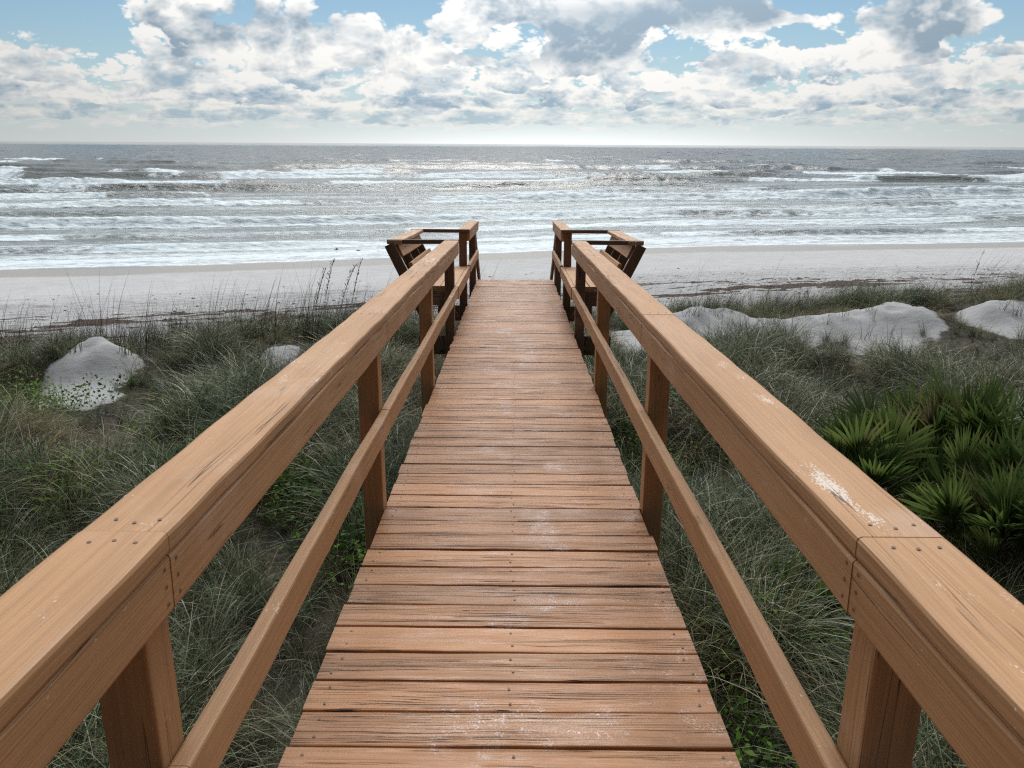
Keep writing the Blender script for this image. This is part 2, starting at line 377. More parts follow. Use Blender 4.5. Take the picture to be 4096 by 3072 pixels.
def wrack_of(x, y):
    q = q_of(x, y); x = np.asarray(x, float)
    lines = np.zeros(np.broadcast(x, y).shape)
    for (qc, wd, am) in ((25.3, 0.6, 1.0), (24.1, 0.6, 0.85), (22.8, 0.5, 0.6), (26.8, 0.5, 0.4), (28.8, 0.35, 0.25)):
        c = qc + 0.9 * fbm(x * 0.16, x * 0 + qc, 51, 3)
        lines = np.maximum(lines, am * np.exp(-((q - c) / wd) ** 2))
    patch = sstep(fbm(x * 0.42, q * 1.3, 57, 4, 0.65), -0.02, 0.16)
    big = np.exp(-(((x - 10.5) / 2.4) ** 2 + ((q - 24.9) / 1.1) ** 2)) + 0.9 * np.exp(-(((x + 8.0) / 3.6) ** 2 + ((q - 25.4) / 0.5) ** 2))
    return np.clip(lines * (0.05 + 1.1 * patch) + big * (0.35 + 0.7 * patch) + 0.5 * sstep(q, 21, 22) * (1 - sstep(q, 26, 28)) * sstep(fbm(x * 0.9, q * 2.4, 59, 4, 0.65), 0.08, 0.2), 0, 1)

def axis(parts):
    out = []
    for a, b, st in parts:
        k = max(1, int(round((b - a) / st))); out.append(np.linspace(a, b, k, endpoint=False))
    return np.unique(np.concatenate(out + [np.array([parts[-1][1]])]))
gx = axis([(-900, -200, 100), (-200, -60, 12), (-60, -28, 1.0), (-28, -14, 0.22), (-14, 16, 0.085), (16, 34, 0.22), (34, 70, 1.0), (70, 200, 12), (200, 900, 100)])
gy = axis([(-900, -100, 100), (-100, -12, 8), (-12, 0, 0.8), (0, 9, 0.12), (9, 30, 0.085), (30, 50, 0.2), (50, 90, 1.0), (90, 220, 12)])
GX, GY = np.meshgrid(gx, gy); nx, ny = len(gx), len(gy)
GZ = ground_z(GX, GY)
back = sstep(-GY, 15, 60) ; GZ = GZ + back * 0.6
ii = (np.arange(ny - 1)[:, None] * nx + np.arange(nx - 1)[None, :]).ravel()
gf = np.stack([ii, ii + 1, ii + nx + 1, ii + nx], 1)

m, n, b = material('dune_and_beach_sand')
pos = n.node('ShaderNodeNewGeometry').outputs['Position']
bare = n.attr('bare'); wr = n.attr('wrack'); qv = n.attr('q')
n1 = n.noise(pos, 1.3, 5, 0.6); n2 = n.noise(pos, 40.0, 4, 0.7); n3 = n.noise(n.vmul(pos, (0.35, 2.2, 1)), 1.0, 5, 0.65)
sand = n.ramp(n1, [(0.3, (0.43, 0.435, 0.445)), (0.6, (0.49, 0.495, 0.505)), (0.8, (0.54, 0.545, 0.555))])
sand = n.mix(n.mul(n.sm(n2, 0.62, 0.75), 0.35), sand, (0.25, 0.22, 0.19))
dunes = n.sm(qv, 22.0, 18.5)
sand = n.scale(sand, n.sub(1.0, n.mul(dunes, 0.20)))
sand = n.mix(n.mul(n.mul(dunes, n.sm(n.noise(pos, 3.0, 5, 0.75), 0.56, 0.70)), 0.40), sand, (0.24, 0.225, 0.20))
litter = n.ramp(n.noise(pos, 9.0, 5, 0.7), [(0.3, (0.018, 0.016, 0.012)), (0.5, (0.045, 0.038, 0.028)), (0.75, (0.13, 0.115, 0.09))])
col = n.mix(n.sm(n.add(bare, n.mul(n.sub(n.noise(pos, 5.0, 5, 0.7), 0.5), 0.8)), 0.30, 0.62), litter, sand)
# fine tracks and trodden, darker damp sand on the upper beach
trod = n.mul(n.sm(qv, 21.5, 23.5), n.sm(qv, 31.8, 29.3))
spots = n.noise(n.xyz(n.mul(n.sep(pos)[0], 1.6), n.mul(qv, 5.5), 0.0), 1.0, 5, 0.7)
col = n.mix(n.mul(n.mul(trod, n.sm(spots, 0.50, 0.62)), 0.50), col, (0.20, 0.18, 0.17))
spots2 = n.noise(n.xyz(n.mul(n.sep(pos)[0], 0.35), n.mul(qv, 4.2), 3.0), 1.0, 4, 0.6)
col = n.mix(n.mul(n.mul(trod, n.sm(spots2, 0.52, 0.66)), 0.32), col, (0.26, 0.24, 0.235))
wet = n.sm(n.add(qv, n.mul(n.sub(n.noise(n.vmul(pos, (0.25, 0.25, 1)), 1.0, 3), 0.5), 1.2)), 39.3, 40.1)
col = n.mix(n.mul(wet, 0.85), col, (0.255, 0.232, 0.205))
wk = n.sm(n.add(n.mul(wr, 1.15), n.mul(n.sub(n.noise(n.xyz(n.mul(n.sep(pos)[0], 2.2), n.mul(qv, 6.5), 1.0), 1.0, 6, 0.75), 0.5), 1.3)), 0.42, 0.56)
col = n.mix(n.mul(wk, 0.92), col, n.mix(n.sm(n2, 0.4, 0.6), (0.040, 0.022, 0.018), (0.105, 0.062, 0.045)))
n.l.new(col, b.inputs['Base Color'])
n.put(b.inputs['Roughness'], n.lin(wet, 0, 1, 0.95, 0.42)); b.inputs['Specular IOR Level'].default_value = 0.25
hgt = n.add(n.mul(n.noise(n.vmul(pos, (1.0, 2.2, 1.0)), 4.0, 4, 0.5), 0.42), n.add(n.mul(n2, 0.16), n.mul(n.mul(wk, n.noise(pos, 22.0, 3)), 2.0)))
hgt = n.add(hgt, n.mul(n.mul(trod, spots), 3.0))
n.l.new(n.bump(hgt, 0.05, n.lin(qv, 31.5, 33.5, 0.8, 0.06)), b.inputs['Normal'])
M_SAND = m
me = mesh_np('ground', np.stack([GX.ravel(), GY.ravel(), GZ.ravel()], 1), gf, M_SAND,
             {'bare': bare_of(GX, GY).ravel(), 'wrack': wrack_of(GX, GY).ravel(), 'q': q_of(GX, GY).ravel()})
tag(link(bpy.data.objects.new('ground', me)), kind='structure')

# ================================================================== sea
sy = [22.0]
while sy[-1] < 32000:
    y = sy[-1]
    st = 0.30 if y < 36 else (0.13 if y < 75 else (0.13 + (y - 75) * 0.0045 if y < 230 else y * 0.0036 if y < 1500 else y * 0.02))
    sy.append(y + st)
sy = np.array(sy)
sl_ = np.concatenate([np.linspace(-1.7, -0.72, 60, endpoint=False), np.linspace(-0.72, 0.72, 760, endpoint=False), np.linspace(0.72, 1.7, 60)])
SY, SL = np.meshgrid(sy, sl_, indexing='ij'); SX = SY * SL
NY, NX = SY.shape
Q = SY - 0.26 * np.clip(SX, -60, 60) - 0.9 * np.sin(np.clip(SX, -60, 60) * 0.13 + 0.5)
Q = np.where(SY > 120, SY - 0.26 * np.clip(SX, -60, 60) * np.exp(-(SY - 120) / 120.0), Q)
Z = np.zeros_like(SY); FOAM_SHEEN = np.zeros_like(SY); CREST = np.zeros_like(SY)
def breaker(qc, amp, wf, wb, seed, brk=0.5, slope=0.0, wander=2.2, seg=0.045, trail=5.0):
    """one wave line: steep shoreward face, gentle back, broken into white water along part of its length"""
    global Z, FOAM_SHEEN, CREST
    c = qc + wander * fbm(SX * 0.028, SX * 0 + seed * 1.7, seed, 3) * 2 + slope * SX + 0.35 * fbm(SX * 0.35, SX * 0, seed + 3, 3)
    a = amp * (0.25 + 0.95 * sstep(fbm(SX * seg, SX * 0 + 3.1, seed + 5, 3), -0.22, 0.20))
    t = Q - c
    near = np.abs(t) < 26
    h = np.where(t < 0, np.exp(-(t / wf) ** 2), np.exp(-(np.abs(t) / wb) ** 1.5))
    Z += np.where(near, a * h, 0) - np.where(near, a * 0.22 * np.exp(-((t + wf * 2.2) / (wf * 1.6)) ** 2), 0)
    rag = fbm(SX * 0.9, Q * 0.9, seed + 9, 4, 0.6)
    B = sstep(fbm(SX * seg * 1.3, Q * 0.03, seed + 8, 3) + 0.10 * rag + 0.05 * fbm(SX * 0.3, Q * 0.5, seed + 2, 3), 0.12 - brk * 0.5, 0.34 - brk * 0.5)
    B = B * (0.78 + 0.22 * sstep(fbm(SX * 0.25, Q * 0.4, seed + 12, 3), -0.2, 0.2))
    f = B * np.where(t < 0.25 * wb, 1 - sstep(-t, wf * 1.3, wf * 2.0 + 0.4), 0) * (1 - sstep(t, -0.1 * wb, 0.45 * wb))
    FOAM_SHEEN = np.maximum(FOAM_SHEEN, f * (1.08 + 0.6 * rag))
    tr = B * sstep(-t, wf * 0.5, wf * 1.5) * (1 - sstep(-t, wf * 1.5, wf * 1.5 + trail))
    FOAM_SHEEN = np.maximum(FOAM_SHEEN, 0.42 * tr * (0.7 + 1.4 * rag))
    Z += np.where(near, 0.30 * amp * f * (rag * 2.6 + 0.4), 0)
    CREST = np.maximum(CREST, a / max(amp, 0.01) * np.exp(-(t / (wf * 0.9)) ** 2) * (1 - B))
rows = [(46.4, .10, .5, 1.6, 61, .70, 0, 1.0), (50.0, .22, .6, 2.2, 63, .70, 0, 1.3), (56.5, .26, .7, 2.6, 64, .55, 0, 1.6),
        (64.5, .46, .8, 3.2, 65, .95, 0, 1.7), (73.5, .30, .9, 3.6, 66, .30, 0, 2.0), (86.0, .70, 1.0, 4.2, 68, 1.05, 0, 2.0),
        (98., .45, 1.1, 4.8, 69, .30, 0, 2.4), (112., .65, 1.3, 5.4, 70, .35, 0, 2.8), (129., .75, 1.4, 6.0, 71, .50, 0, 3.2), (149., .80, 1.7, 6.6, 72, .62, 0, 3.4),
        (170., .75, 1.9, 7.4, 73, .45, 0, 4.0), (198., .8, 2.2, 8.6, 74, .08, 0, 5.0), (232., .7, 2.6, 10., 75, .10, 0, 6.0), (275., .7, 3.0, 11., 76, .02, 0, 7.0)]
for (qc, am, wf, wb, sd, bk, slp, wn) in rows: breaker(qc, am, wf, wb, sd, bk, slp, wn)
shal = sstep(Q, 39, 70)
far_k = sstep(SY, 90, 300)
Z += shal * 0.11 * fbm(SX * 0.06, Q * 0.50, 81, 3, 0.55) + shal * 0.09 * fbm(SX * 0.35, Q * 1.1, 84, 3)
Z += 0.045 * sstep(Q, 44, 60) * fbm(SX * 1.7, Q * 2.6, 85, 3)
Z += far_k * 1.25 * (1 - 0.8 * sstep(SY, 1200, 2500)) * (0.5 - np.abs(fbm(SX * 0.045, SY * 0.055, 87, 3, 0.6)) * 4) * 0.5
Z += far_k * 0.55 * (0.5 - np.abs(fbm(SX * 0.16, SY * 0.16, 89, 3, 0.6)) * 4) * 0.5
Z += far_k * (0.75 * fbm(SX * 0.03, SY * 0.085, 86, 4, 0.6) + 0.55 * fbm(SX * 0.16, SY * 0.33, 88, 3, 0.6)) * (1 + sstep(SY, 300, 1500))
Z = Z * sstep(Q, SHORE - 1.0, SHORE + 6) + 0.006
# drifting lace plus painted-in silver sheen between the breakers, thinning out to sea
lace = sstep(fbm(SX * 0.05, Q * 0.42, 91, 4, 0.6), -0.16, 0.22)
drift_sheen = (0.42 + 0.16 * lace) * (1 - 0.75 * sstep(Q, 85, 180)) * (1 - sstep(Q, 180, 420))
FOAM_SHEEN = np.maximum(FOAM_SHEEN, drift_sheen * sstep(Q, 42.0, 44.5))
FOAM_SHEEN = np.maximum(FOAM_SHEEN, 0.62 * sstep(Q, 42.6, 44.0) * (1 - sstep(Q, 47.0, 55.0)))  # sky sheen on the shallow film, put in as pale colour
caps = sstep(fbm(SX * 0.06, SY * 0.22, 93, 4, 0.65), 0.20, 0.30) * sstep(Q, 110, 180) * (1 - sstep(SY, 420, 900)) * 0.45
FOAM_SHEEN = np.maximum(FOAM_SHEEN, caps)
edge = np.exp(-((Q - (SHORE + 0.6 + 1.2 * fbm(SX * 0.2, SX * 0, 95, 3))) / 0.5) ** 2)
FOAM_SHEEN = np.maximum(FOAM_SHEEN, 0.75 * edge)
ii = (np.arange(NY - 1)[:, None] * NX + np.arange(NX - 1)[None, :]).ravel()
sf = np.stack([ii, ii + 1, ii + NX + 1, ii + NX], 1)
m, n, b = material('sea_water')
pos = n.node('ShaderNodeNewGeometry').outputs['Position']; px, py, pz = n.sep(pos)
qv = n.attr('q'); foam_sheen = n.attr('foam_sheen')
nA = n.noise(n.vmul(pos, (0.9, 2.2, 1)), 1.0, 6, 0.62)
nB = n.noise(n.vmul(pos, (0.16, 0.60, 1)), 1.0, 5, 0.60)
nC = n.noise(n.vmul(pos, (0.012, 0.035, 1)), 1.0, 3, 0.5)
lacev = n.noise(n.vmul(pos, (1.3, 3.6, 1)), 1.0, 7, 0.70, 0.6)
lace2 = n.noise(n.xyz(n.mul(px, 0.12), n.mul(qv, 1.0), 0.0), 1.0, 6, 0.68, 0.2)
fm = n.add(n.mul(foam_sheen, 1.0), n.add(n.mul(n.sub(lacev, 0.5), 0.95), n.mul(n.sub(lace2, 0.5), 0.6)))
fmask = n.sm(fm, 0.34, 0.78)
deep = n.ramp(n.lin(qv, 40, 200, 0, 1), [(0.0, (0.110, 0.135, 0.135)), (0.25, (0.062, 0.080, 0.072)), (0.6, (0.034, 0.050, 0.044)), (1.0, (0.022, 0.036, 0.036))])
thin = n.sm(qv, SHORE + 5.0, SHORE - 0.2)
deep = n.mix(thin, deep, (0.30, 0.28, 0.25))
col = n.mix(n.mul(fmask, 0.95), deep, n.mix(n.sm(lacev, 0.3, 0.6), (0.46, 0.57, 0.64), (0.78, 0.88, 0.93)))
n.l.new(col, b.inputs['Base Color'])
n.put(b.inputs['Roughness'], n.add(n.mul(fmask, 0.5), n.add(n.lin(qv, 60, 700, 0.10, 0.20), n.lin(n.sep(pos)[1], 1200, 2600, 0.0, -0.14))))
b.inputs['IOR'].default_value = 1.33
hb = n.add(n.mul(nA, 0.08), n.mul(nB, 0.30))
hb = n.add(n.add(hb, n.mul(fmask, 0.035)), n.mul(n.noise(n.vmul(pos, (3.0, 7.0, 1)), 1.0, 4, 0.6), 0.016))
bs = n.mul(n.sm(qv, SHORE, SHORE + 9.0, 0.10, 1.0), n.sm(n.sep(pos)[1], 800, 1900, 1.0, 0.03))
n.l.new(n.bump(hb, 1.0, bs), b.inputs['Normal'])
M_SEA = m
me = mesh_np('sea', np.stack([SX.ravel(), SY.ravel(), Z.ravel()], 1), sf, M_SEA, {'q': Q.ravel(), 'foam_sheen': FOAM_SHEEN.ravel()})
tag(link(bpy.data.objects.new('sea', me)), kind='structure')
del SX, SY, Z, FOAM_SHEEN, CREST, Q

# ================================================================== boardwalk
BETA = R(2.57)
Z0 = CAM.z - 1.41 / math.cos(BETA)
def P(x, s, t=0.0):
    """point of the boardwalk: x across, s along (down the slight slope), t above the deck surface"""
    return Vector((x, s * math.cos(BETA), Z0 - s * math.sin(BETA) + t))
class Wood:
    """collects planks (rounded boxes with grain coordinates) into one mesh"""
    def __init__(s): s.v = []; s.f = []; s.g = []; s.fl = []; s.tone = []; s.mi = []; s.k = 0
    def board(s, A, B, side, wa, wb, rnd=0.006, seg=0.10, wav=0.0012, fleck=None, tone=None, seed=None, sub=0):
        """from A to B (centre line); side = direction of width wa, the other way is wb thick"""
        A = Vector(A); B = Vector(B); d = B - A; Lg = d.length; dn = d.normalized()
        sd = Vector(side); sd = (sd - dn * sd.dot(dn)).normalized(); up = sd.cross(dn).normalized()
        ns = max(2, int(Lg / seg) + 1); hw, hh = wa / 2, wb / 2
        r = min(rnd, hw * 0.45, hh * 0.45)
        prof = []
        for cx, cy, a0 in ((hw - r, hh - r, 0), (-hw + r, hh - r, 90), (-hw + r, -hh + r, 180), (hw - r, -hh + r, 270)):
            for k in (0, 45, 90): prof.append((cx + r * math.cos(R(a0 + k)), cy + r * math.sin(R(a0 + k))))
        if sub:                                     # extra points across the flat faces
            pr2 = []
            for i_, p_ in enumerate(prof):
                pr2.append(p_); q2 = prof[(i_ + 1) % len(prof)]
                if i_ % 3 == 2 and abs(q2[0] - p_[0]) > 0.02:
                    for k_ in range(1, sub + 1): pr2.append((p_[0] + (q2[0] - p_[0]) * k_ / (sub + 1), p_[1] + (q2[1] - p_[1]) * k_ / (sub + 1)))
            prof = pr2
        np_ = len(prof); sdv = random.random() * 50 if seed is None else seed
        off_l, off_a = random.random() * 40, random.random() * 10
        base = s.k
        tn = random.random() if tone is None else tone
        ph = [random.random() * 6.28 for _ in range(6)]
        for i in range(ns + 1):
            u = i / ns; wv = lambda q: wav * (math.sin(u * Lg * 3.1 + ph[q]) + 0.6 * math.sin(u * Lg * 7.7 + ph[(q + 2) % 6]) + 0.5 * math.sin(u * Lg * 19 + ph[(q + 4) % 6]))
            o1, o2, o3 = wv(0), wv(1), wv(2)
            c = A + d * u
            for (pa, pb) in prof:
                p = c + sd * (pa + (o1 if pa > 0 else o3)) + up * (pb + o2 * 0.6)
                s.v.append(p[:]); s.g.append((off_l + u * Lg, off_a + pa, sdv * 0 + pb + hh))
                s.tone.append(tn); s.fl.append(fleck(p) if fleck else 0.0)
        for i in range(ns):
            for j in range(np_):
                a = base + i * np_ + j; b2 = base + i * np_ + (j + 1) % np_
                s.f.append((a, b2, b2 + np_, a + np_))
                s.mi.append(0)
        s.caps = getattr(s, 'caps', [])
        s.caps.append([base + j for j in range(np_)][::-1]); s.caps.append([base + ns * np_ + j for j in range(np_)])
        s.k += (ns + 1) * np_
    def disc(s, c, nrm, r=0.0042, depth=0.0006):
        """a screw head set in the surface"""
        c = Vector(c); nrm = Vector(nrm).normalized(); a = nrm.orthogonal().normalized(); b2 = nrm.cross(a)
        base = s.k; ring = []
        for k in range(8):
            p = c + (a * math.cos(k * math.pi / 4) + b2 * math.sin(k * math.pi / 4)) * r + nrm * depth
            s.v.append(p[:]); s.g.append((0, 0, 0)); s.tone.append(0.5); s.fl.append(0); ring.append(base + k)
        s.k += 8; s.scr = getattr(s, 'scr', []); s.scr.append(ring)
    def build(s, name, mat, parent=None, smooth=False):
        me = bpy.data.meshes.new(name)
        faces = list(s.f) + getattr(s, 'caps', []); nscr = len(faces); faces += getattr(s, 'scr', [])
        me.from_pydata(s.v, [], faces)
        me.materials.append(mat)
        if nscr < len(faces):
            me.materials.append(M_SCREW)
            mi = np.zeros(len(faces), np.int32); mi[nscr:] = 1; me.polygons.foreach_set('material_index', mi)
        for nm, arr, tp, key in (('grain', s.g, 'FLOAT_VECTOR', 'vector'), ('tone', s.tone, 'FLOAT', 'value'), ('fleck', s.fl, 'FLOAT', 'value')):
            at = me.attributes.new(nm, tp, 'POINT'); at.data.foreach_set(key, np.asarray(arr, np.float32).ravel())
        me.update()
        o = bpy.data.objects.new(name, me); link(o, parent)
        return o

walk = tag(empty('boardwalk'), 'long tan wooden boardwalk with handrails and two bench bays leading to the sea', 'boardwalk')
S0, S1 = -1.6, 12.25
PITCHB = 0.1457
HW = 0.5715
# --- deck planks
dk_ = Wood()
s_ = S0
screws = []
while s_ < S1 - 0.05:
    wdt = PITCHB + random.uniform(-0.002, 0.002)
    bw = wdt - random.uniform(0.0055, 0.0095)
    e0 = -HW + random.uniform(-0.006, 0.008); e1 = HW + random.uniform(-0.008, 0.006)
    tl = random.uniform(-0.0012, 0.0012); sk = random.uniform(-0.0014, 0.0014)
    a = P(e0, s_ + wdt / 2 + sk, -0.019 + random.uniform(-0.0030, 0.0015)); b = P(e1, s_ + wdt / 2 - sk, -0.019 + random.uniform(-0.0030, 0.0015))
    dk_.board(a, b, (0, math.cos(BETA), -math.sin(BETA)), bw, 0.038, rnd=0.0055, seg=0.07, wav=0.0012)
    if s_ < 7.5:
        for xx in (-0.525, 0.0, 0.53):
            for ss in (0.26, 0.76):
                dk_.disc(P(xx + random.uniform(-.01, .01), s_ + wdt * (ss + random.uniform(-.04, .04)), 0.0004), (0, 0, 1), r=0.0045)
    s_ += wdt
SEND = s_
dk_.build('deck', M_DECK, walk)
# --- joists below
for xx in (-0.50, 0.0, 0.50):
    st = Wood(); st.board(P(xx, S0, -0.131), P(xx, SEND - 0.05, -0.131), (1, 0, 0), 0.038, 0.184, seg=0.5); st.build('joist', M_SHADED, walk)

POST_S = [-1.05, 1.155, 3.355, 5.60, 7.65, 9.68, 11.75]
XI, XO = 0.573, 0.662
CAP_IN, CAP_OUT = 0.535, 0.675
T_CAP = 0.882
def gz(x, y): return float(ground_z(np.array(x), np.array(y)))
def fleck_left(p):
    s = p.y
    return 0.62 * math.exp(-((s - 5.9) / 1.15) ** 2) + 0.35 * math.exp(-((s - 2.4) / 0.5) ** 2) + (0.55 if s > 7.6 else 0)
def fleck_right(p):
    s = p.y; x = abs(p.x)
    return 1.25 * math.exp(-((s - 1.32 - (0.585 - x) * 2.5) / 0.16) ** 2 - ((x - 0.583) / 0.026) ** 2) + 0.75 * math.exp(-((s - 2.1) / 0.40) ** 2 - ((x - 0.64) / 0.018) ** 2) \
        + 0.9 * math.exp(-((s - 0.75) / 0.3) ** 2 - ((x - 0.655) / 0.022) ** 2) + 0.55 * math.exp(-((s - 6.6) / 1.2) ** 2) + (0.6 if s > 7.6 else 0)
def rail_piece(side, sa, sb, mid=True):
    fl = fleck_left if side < 0 else fleck_right
    c = Wood(); xm = side * (CAP_IN + CAP_OUT) / 2
    c.board(P(xm, sa + .001, T_CAP - .019), P(xm, sb - .001, T_CAP - .019), (1, 0, 0), CAP_OUT - CAP_IN, 0.038, rnd=0.008, seg=0.04, wav=0.0014, fleck=fl, sub=8)
    for e, sg in ((sa, 1), (sb, -1)):
        for k in (-0.03, 0.005, 0.04): c.disc(P(xm + k, e + sg * (0.03 + random.uniform(0, .02)), T_CAP + 0.0008), (0, 0, 1), r=0.0036)
    o = c.build('handrail', M_RAIL, walk)
    d = Wood(); xs = side * (CAP_IN + 0.0195)
    d.board(P(xs, sa + .001, T_CAP - .038 - .0475 - .0005), P(xs, sb - .001, T_CAP - .038 - .0475 - .0005), (0, 0, 1), 0.095, 0.037, rnd=0.006, seg=0.06, wav=0.0012,
            fleck=lambda p: 0.25 * math.exp(-((p.y - 5.9) / 1.5) ** 2))
    for e, sg in ((sa, 1), (sb, -1)):
        for k in (-0.03, 0.0, 0.03): d.disc(P(xs - side * 0.0192, e + sg * 0.022, T_CAP - .085 + k), (-side, 0, 0), r=0.0036)
    d.build('side_board', M_RAIL, o)
def mid_piece(side, sa, sb, xin=0.533, top=0.462, h=0.10, name='middle_rail'):
    c = Wood(); xm = side * (xin + 0.0195)
    c.board(P(xm, sa + .0015, top - h / 2), P(xm, sb - .0015, top - h / 2), (0, 0, 1), h, 0.038, rnd=0.007, seg=0.06, wav=0.0014, fleck=(lambda p: (0.75 * math.exp(-((p.y - 7.0) / 0.8) ** 2)) if side < 0 else 0))
    return c.build(name, M_RAIL, walk)
for side in (-1, 1):
    for i, s0 in enumerate(POST_S):
        xm = side * (XI + XO) / 2
        top = P(xm, s0, T_CAP - .0395); botz = min(gz(xm - .1, top.y), gz(xm + .1, top.y)) - 0.25
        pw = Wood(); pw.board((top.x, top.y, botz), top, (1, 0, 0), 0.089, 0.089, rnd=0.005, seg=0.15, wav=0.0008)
        pw.build('post', M_RAIL if i < 4 else M_SHADED, walk)
    for sa, sb in ((S0, 1.148), (1.148, 3.36), (3.36, 7.79)): rail_piece(side, sa, sb)
    rail_piece(side, 9.66, 11.98)
    for sa, sb in ((S0, 1.12), (1.12, 3.33), (3.33, 7.60)): mid_piece(side, sa, sb)
    mid_piece(side, 9.72, 11.95)

# --- bench bays
def bench(side):
    sa, sb = 7.79, 9.60
    seat_t = 0.455
    s = Wood()
    for k in range(3):
        xa = 0.575 + k * 0.143
        s.board(P(side * (xa + 0.069), sa - 0.06, seat_t - .019), P(side * (xa + 0.069), sb + 0.03, seat_t - .019), (1, 0, 0), 0.138, 0.038, rnd=0.006, seg=0.1, wav=0.001, fleck=lambda p: 0.2)
    o = s.build('bench', M_RAIL, walk)
    f = Wood(); f.board(P(side * 0.554, sa - 0.10, seat_t - .060), P(side * 0.554, sb + 0.03, seat_t - .060), (0, 0, 1), 0.12, 0.038, rnd=0.006)
    f.build('front_board', M_RAIL, o)
    # leaning back: top slat and lower slat on slanted supports
    lean = 0.468                                # metres outwards per metre up
    def bp(t, s_, off=0.0): return P(side * (0.800 + lean * t + off), s_, t)
    nrm = Vector((side, 0, -lean)).normalized(); upv = Vector((side * lean, 0, 1)).normalized()
    b_ = Wood()
    for (tc, h, off) in ((0.778, 0.135, -0.052), (0.590, 0.165, -0.098)):
        b_.board(bp(tc, sa + 0.04, off), bp(tc, sb - 0.04, off), upv, h, 0.038, rnd=0.007, seg=0.1, wav=0.001, fleck=lambda p: 0.3)
    b_.build('backrest', M_RAIL, o)
    for ss in (sa - 0.02, sa + 0.62, sb - 0.58, sb + 0.02):
        q_ = Wood(); tb = -0.18 if ss in (sa - 0.02, sb + 0.02) else 0.30
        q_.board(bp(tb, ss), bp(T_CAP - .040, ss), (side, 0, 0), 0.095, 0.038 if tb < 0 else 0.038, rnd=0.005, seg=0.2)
        q_.build('back_support', M_SHADED, o)
    c = Wood(); xc = 0.735 + lean * 0.86
    c.board(P(side * (xc + 0.005), sa - 0.02, T_CAP - .019), P(side * (xc + 0.005), sb + 0.03, T_CAP - .019), (1, 0, 0), 0.14, 0.038, rnd=0.008, seg=0.06, wav=0.0014, fleck=lambda p: 0.7)
    c.build('top_cap', M_RAIL, o)
    for ss in (sa + 0.0195, sb + 0.05):
        a_ = Wood(); ex = xc + 0.080
        tt = T_CAP - .019 + (0.004 if ss < sb else 0.003)
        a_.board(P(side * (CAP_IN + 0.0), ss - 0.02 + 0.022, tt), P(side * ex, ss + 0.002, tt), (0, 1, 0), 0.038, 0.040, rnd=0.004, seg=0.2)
        a_.build('armrest', M_SHADED, o)
    for ss in (sa - 0.06, sb + 0.0):
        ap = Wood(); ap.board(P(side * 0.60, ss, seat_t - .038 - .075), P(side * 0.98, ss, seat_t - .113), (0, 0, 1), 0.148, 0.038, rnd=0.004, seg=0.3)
        ap.build('seat_bearer', M_SHADED, o)
for side in (-1, 1): bench(side)
for ss in (7.72, 9.74):
    cb = Wood(); cb.board(P(-0.94, ss + 0.085, -0.135), P(0.94, ss + 0.085, -0.135), (0, 0, 1), 0.19, 0.038, rnd=0.004, seg=0.4); cb.build('cross_beam', M_SHADED, walk)
# --- stairs down to the beach beyond the deck's end
run, rise = 0.28, 0.178
nst = 13
sx_ = SEND + 0.0
for side in (-1, 1):
    top_p = P(side * 0.56, SEND + 0.02, -0.17); L_ = nst * run
    sw = Wood(); sw.board(top_p, (top_p.x, top_p.y + L_, top_p.z - nst * rise), (0, 0, 1), 0.26, 0.038, seg=0.4); sw.build('stair_stringer', M_SHADED, walk)
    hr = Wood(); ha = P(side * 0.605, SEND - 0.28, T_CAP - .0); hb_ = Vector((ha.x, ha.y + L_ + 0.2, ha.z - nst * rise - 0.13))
    hr.board(ha - Vector((0, 0, 0.06)), hb_ - Vector((0, 0, 0.06)), (1, 0, 0), 0.04, 0.14, seg=0.3); hr.build('stair_handrail', M_SHADED, walk)
    for k, so_ in enumerate((0.35, 2.0, 3.6)):
        y_ = P(0, SEND, 0).y + so_; zz = P(0, SEND, 0).z - so_ * rise / run
        pw = Wood(); pw.board((side * 0.648, y_, gz(side * .65, y_) - 0.3), (side * 0.648, y_, zz + 0.80), (1, 0, 0), 0.089, 0.089, seg=0.3)
        pw.build('stair_post', M_SHADED, walk)
tr = Wood()
for k in range(1, nst):
    y_ = P(0, SEND, 0).y + (k - 0.5) * run + 0.02; zz = P(0, SEND, 0).z - k * rise
    tr.board((-0.54, y_, zz), (0.54, y_, zz), (0, 1, 0), 0.27, 0.038, seg=0.3)
tr.build('stair_treads', M_DECK, walk)
# VEG
# ================================================================== vegetation
def leaf_mat(name, stops, transl=0.16, rough=0.42, spec=0.45):
    m, n, b = material(name)
    rnd = n.attr('rnd'); al = n.attr('along')
    c = n.ramp(rnd, stops)
    oi = n.node('ShaderNodeNewGeometry'); pos = oi.outputs['Position']
    big = n.noise(n.vmul(pos, (0.5, 0.5, 0.0)), 1.0, 3, 0.6)
    c = n.mix(n.mul(n.sm(big, 0.50, 0.68), 0.45), c, n.mix(0.5, c, (0.16, 0.135, 0.09)))
    c = n.mix(n.mul(n.sm(al, 0.6, 1.0), 0.35), c, (0.27, 0.235, 0.165))
    ir = n.node('ShaderNodeObjectInfo').outputs['Random']
    c = n.mix(1.0, n.scale(c, n.lin(ir, 0, 1, 0.30, 1.40)), (0.98, 1.0, 0.86), 'MULTIPLY')
    n.l.new(c, b.inputs['Base Color']); b.inputs['Roughness'].default_value = rough; b.inputs['Specular IOR Level'].default_value = spec
    tr = n.node('ShaderNodeBsdfTranslucent'); n.l.new(c, tr.inputs[0])
    mx = n.node('ShaderNodeMixShader'); mx.inputs[0].default_value = transl
    out = m.node_tree.nodes['Material Output']
    n.l.new(b.outputs[0], mx.inputs[1]); n.l.new(tr.outputs[0], mx.inputs[2]); n.l.new(mx.outputs[0], out.inputs[0])
    return m
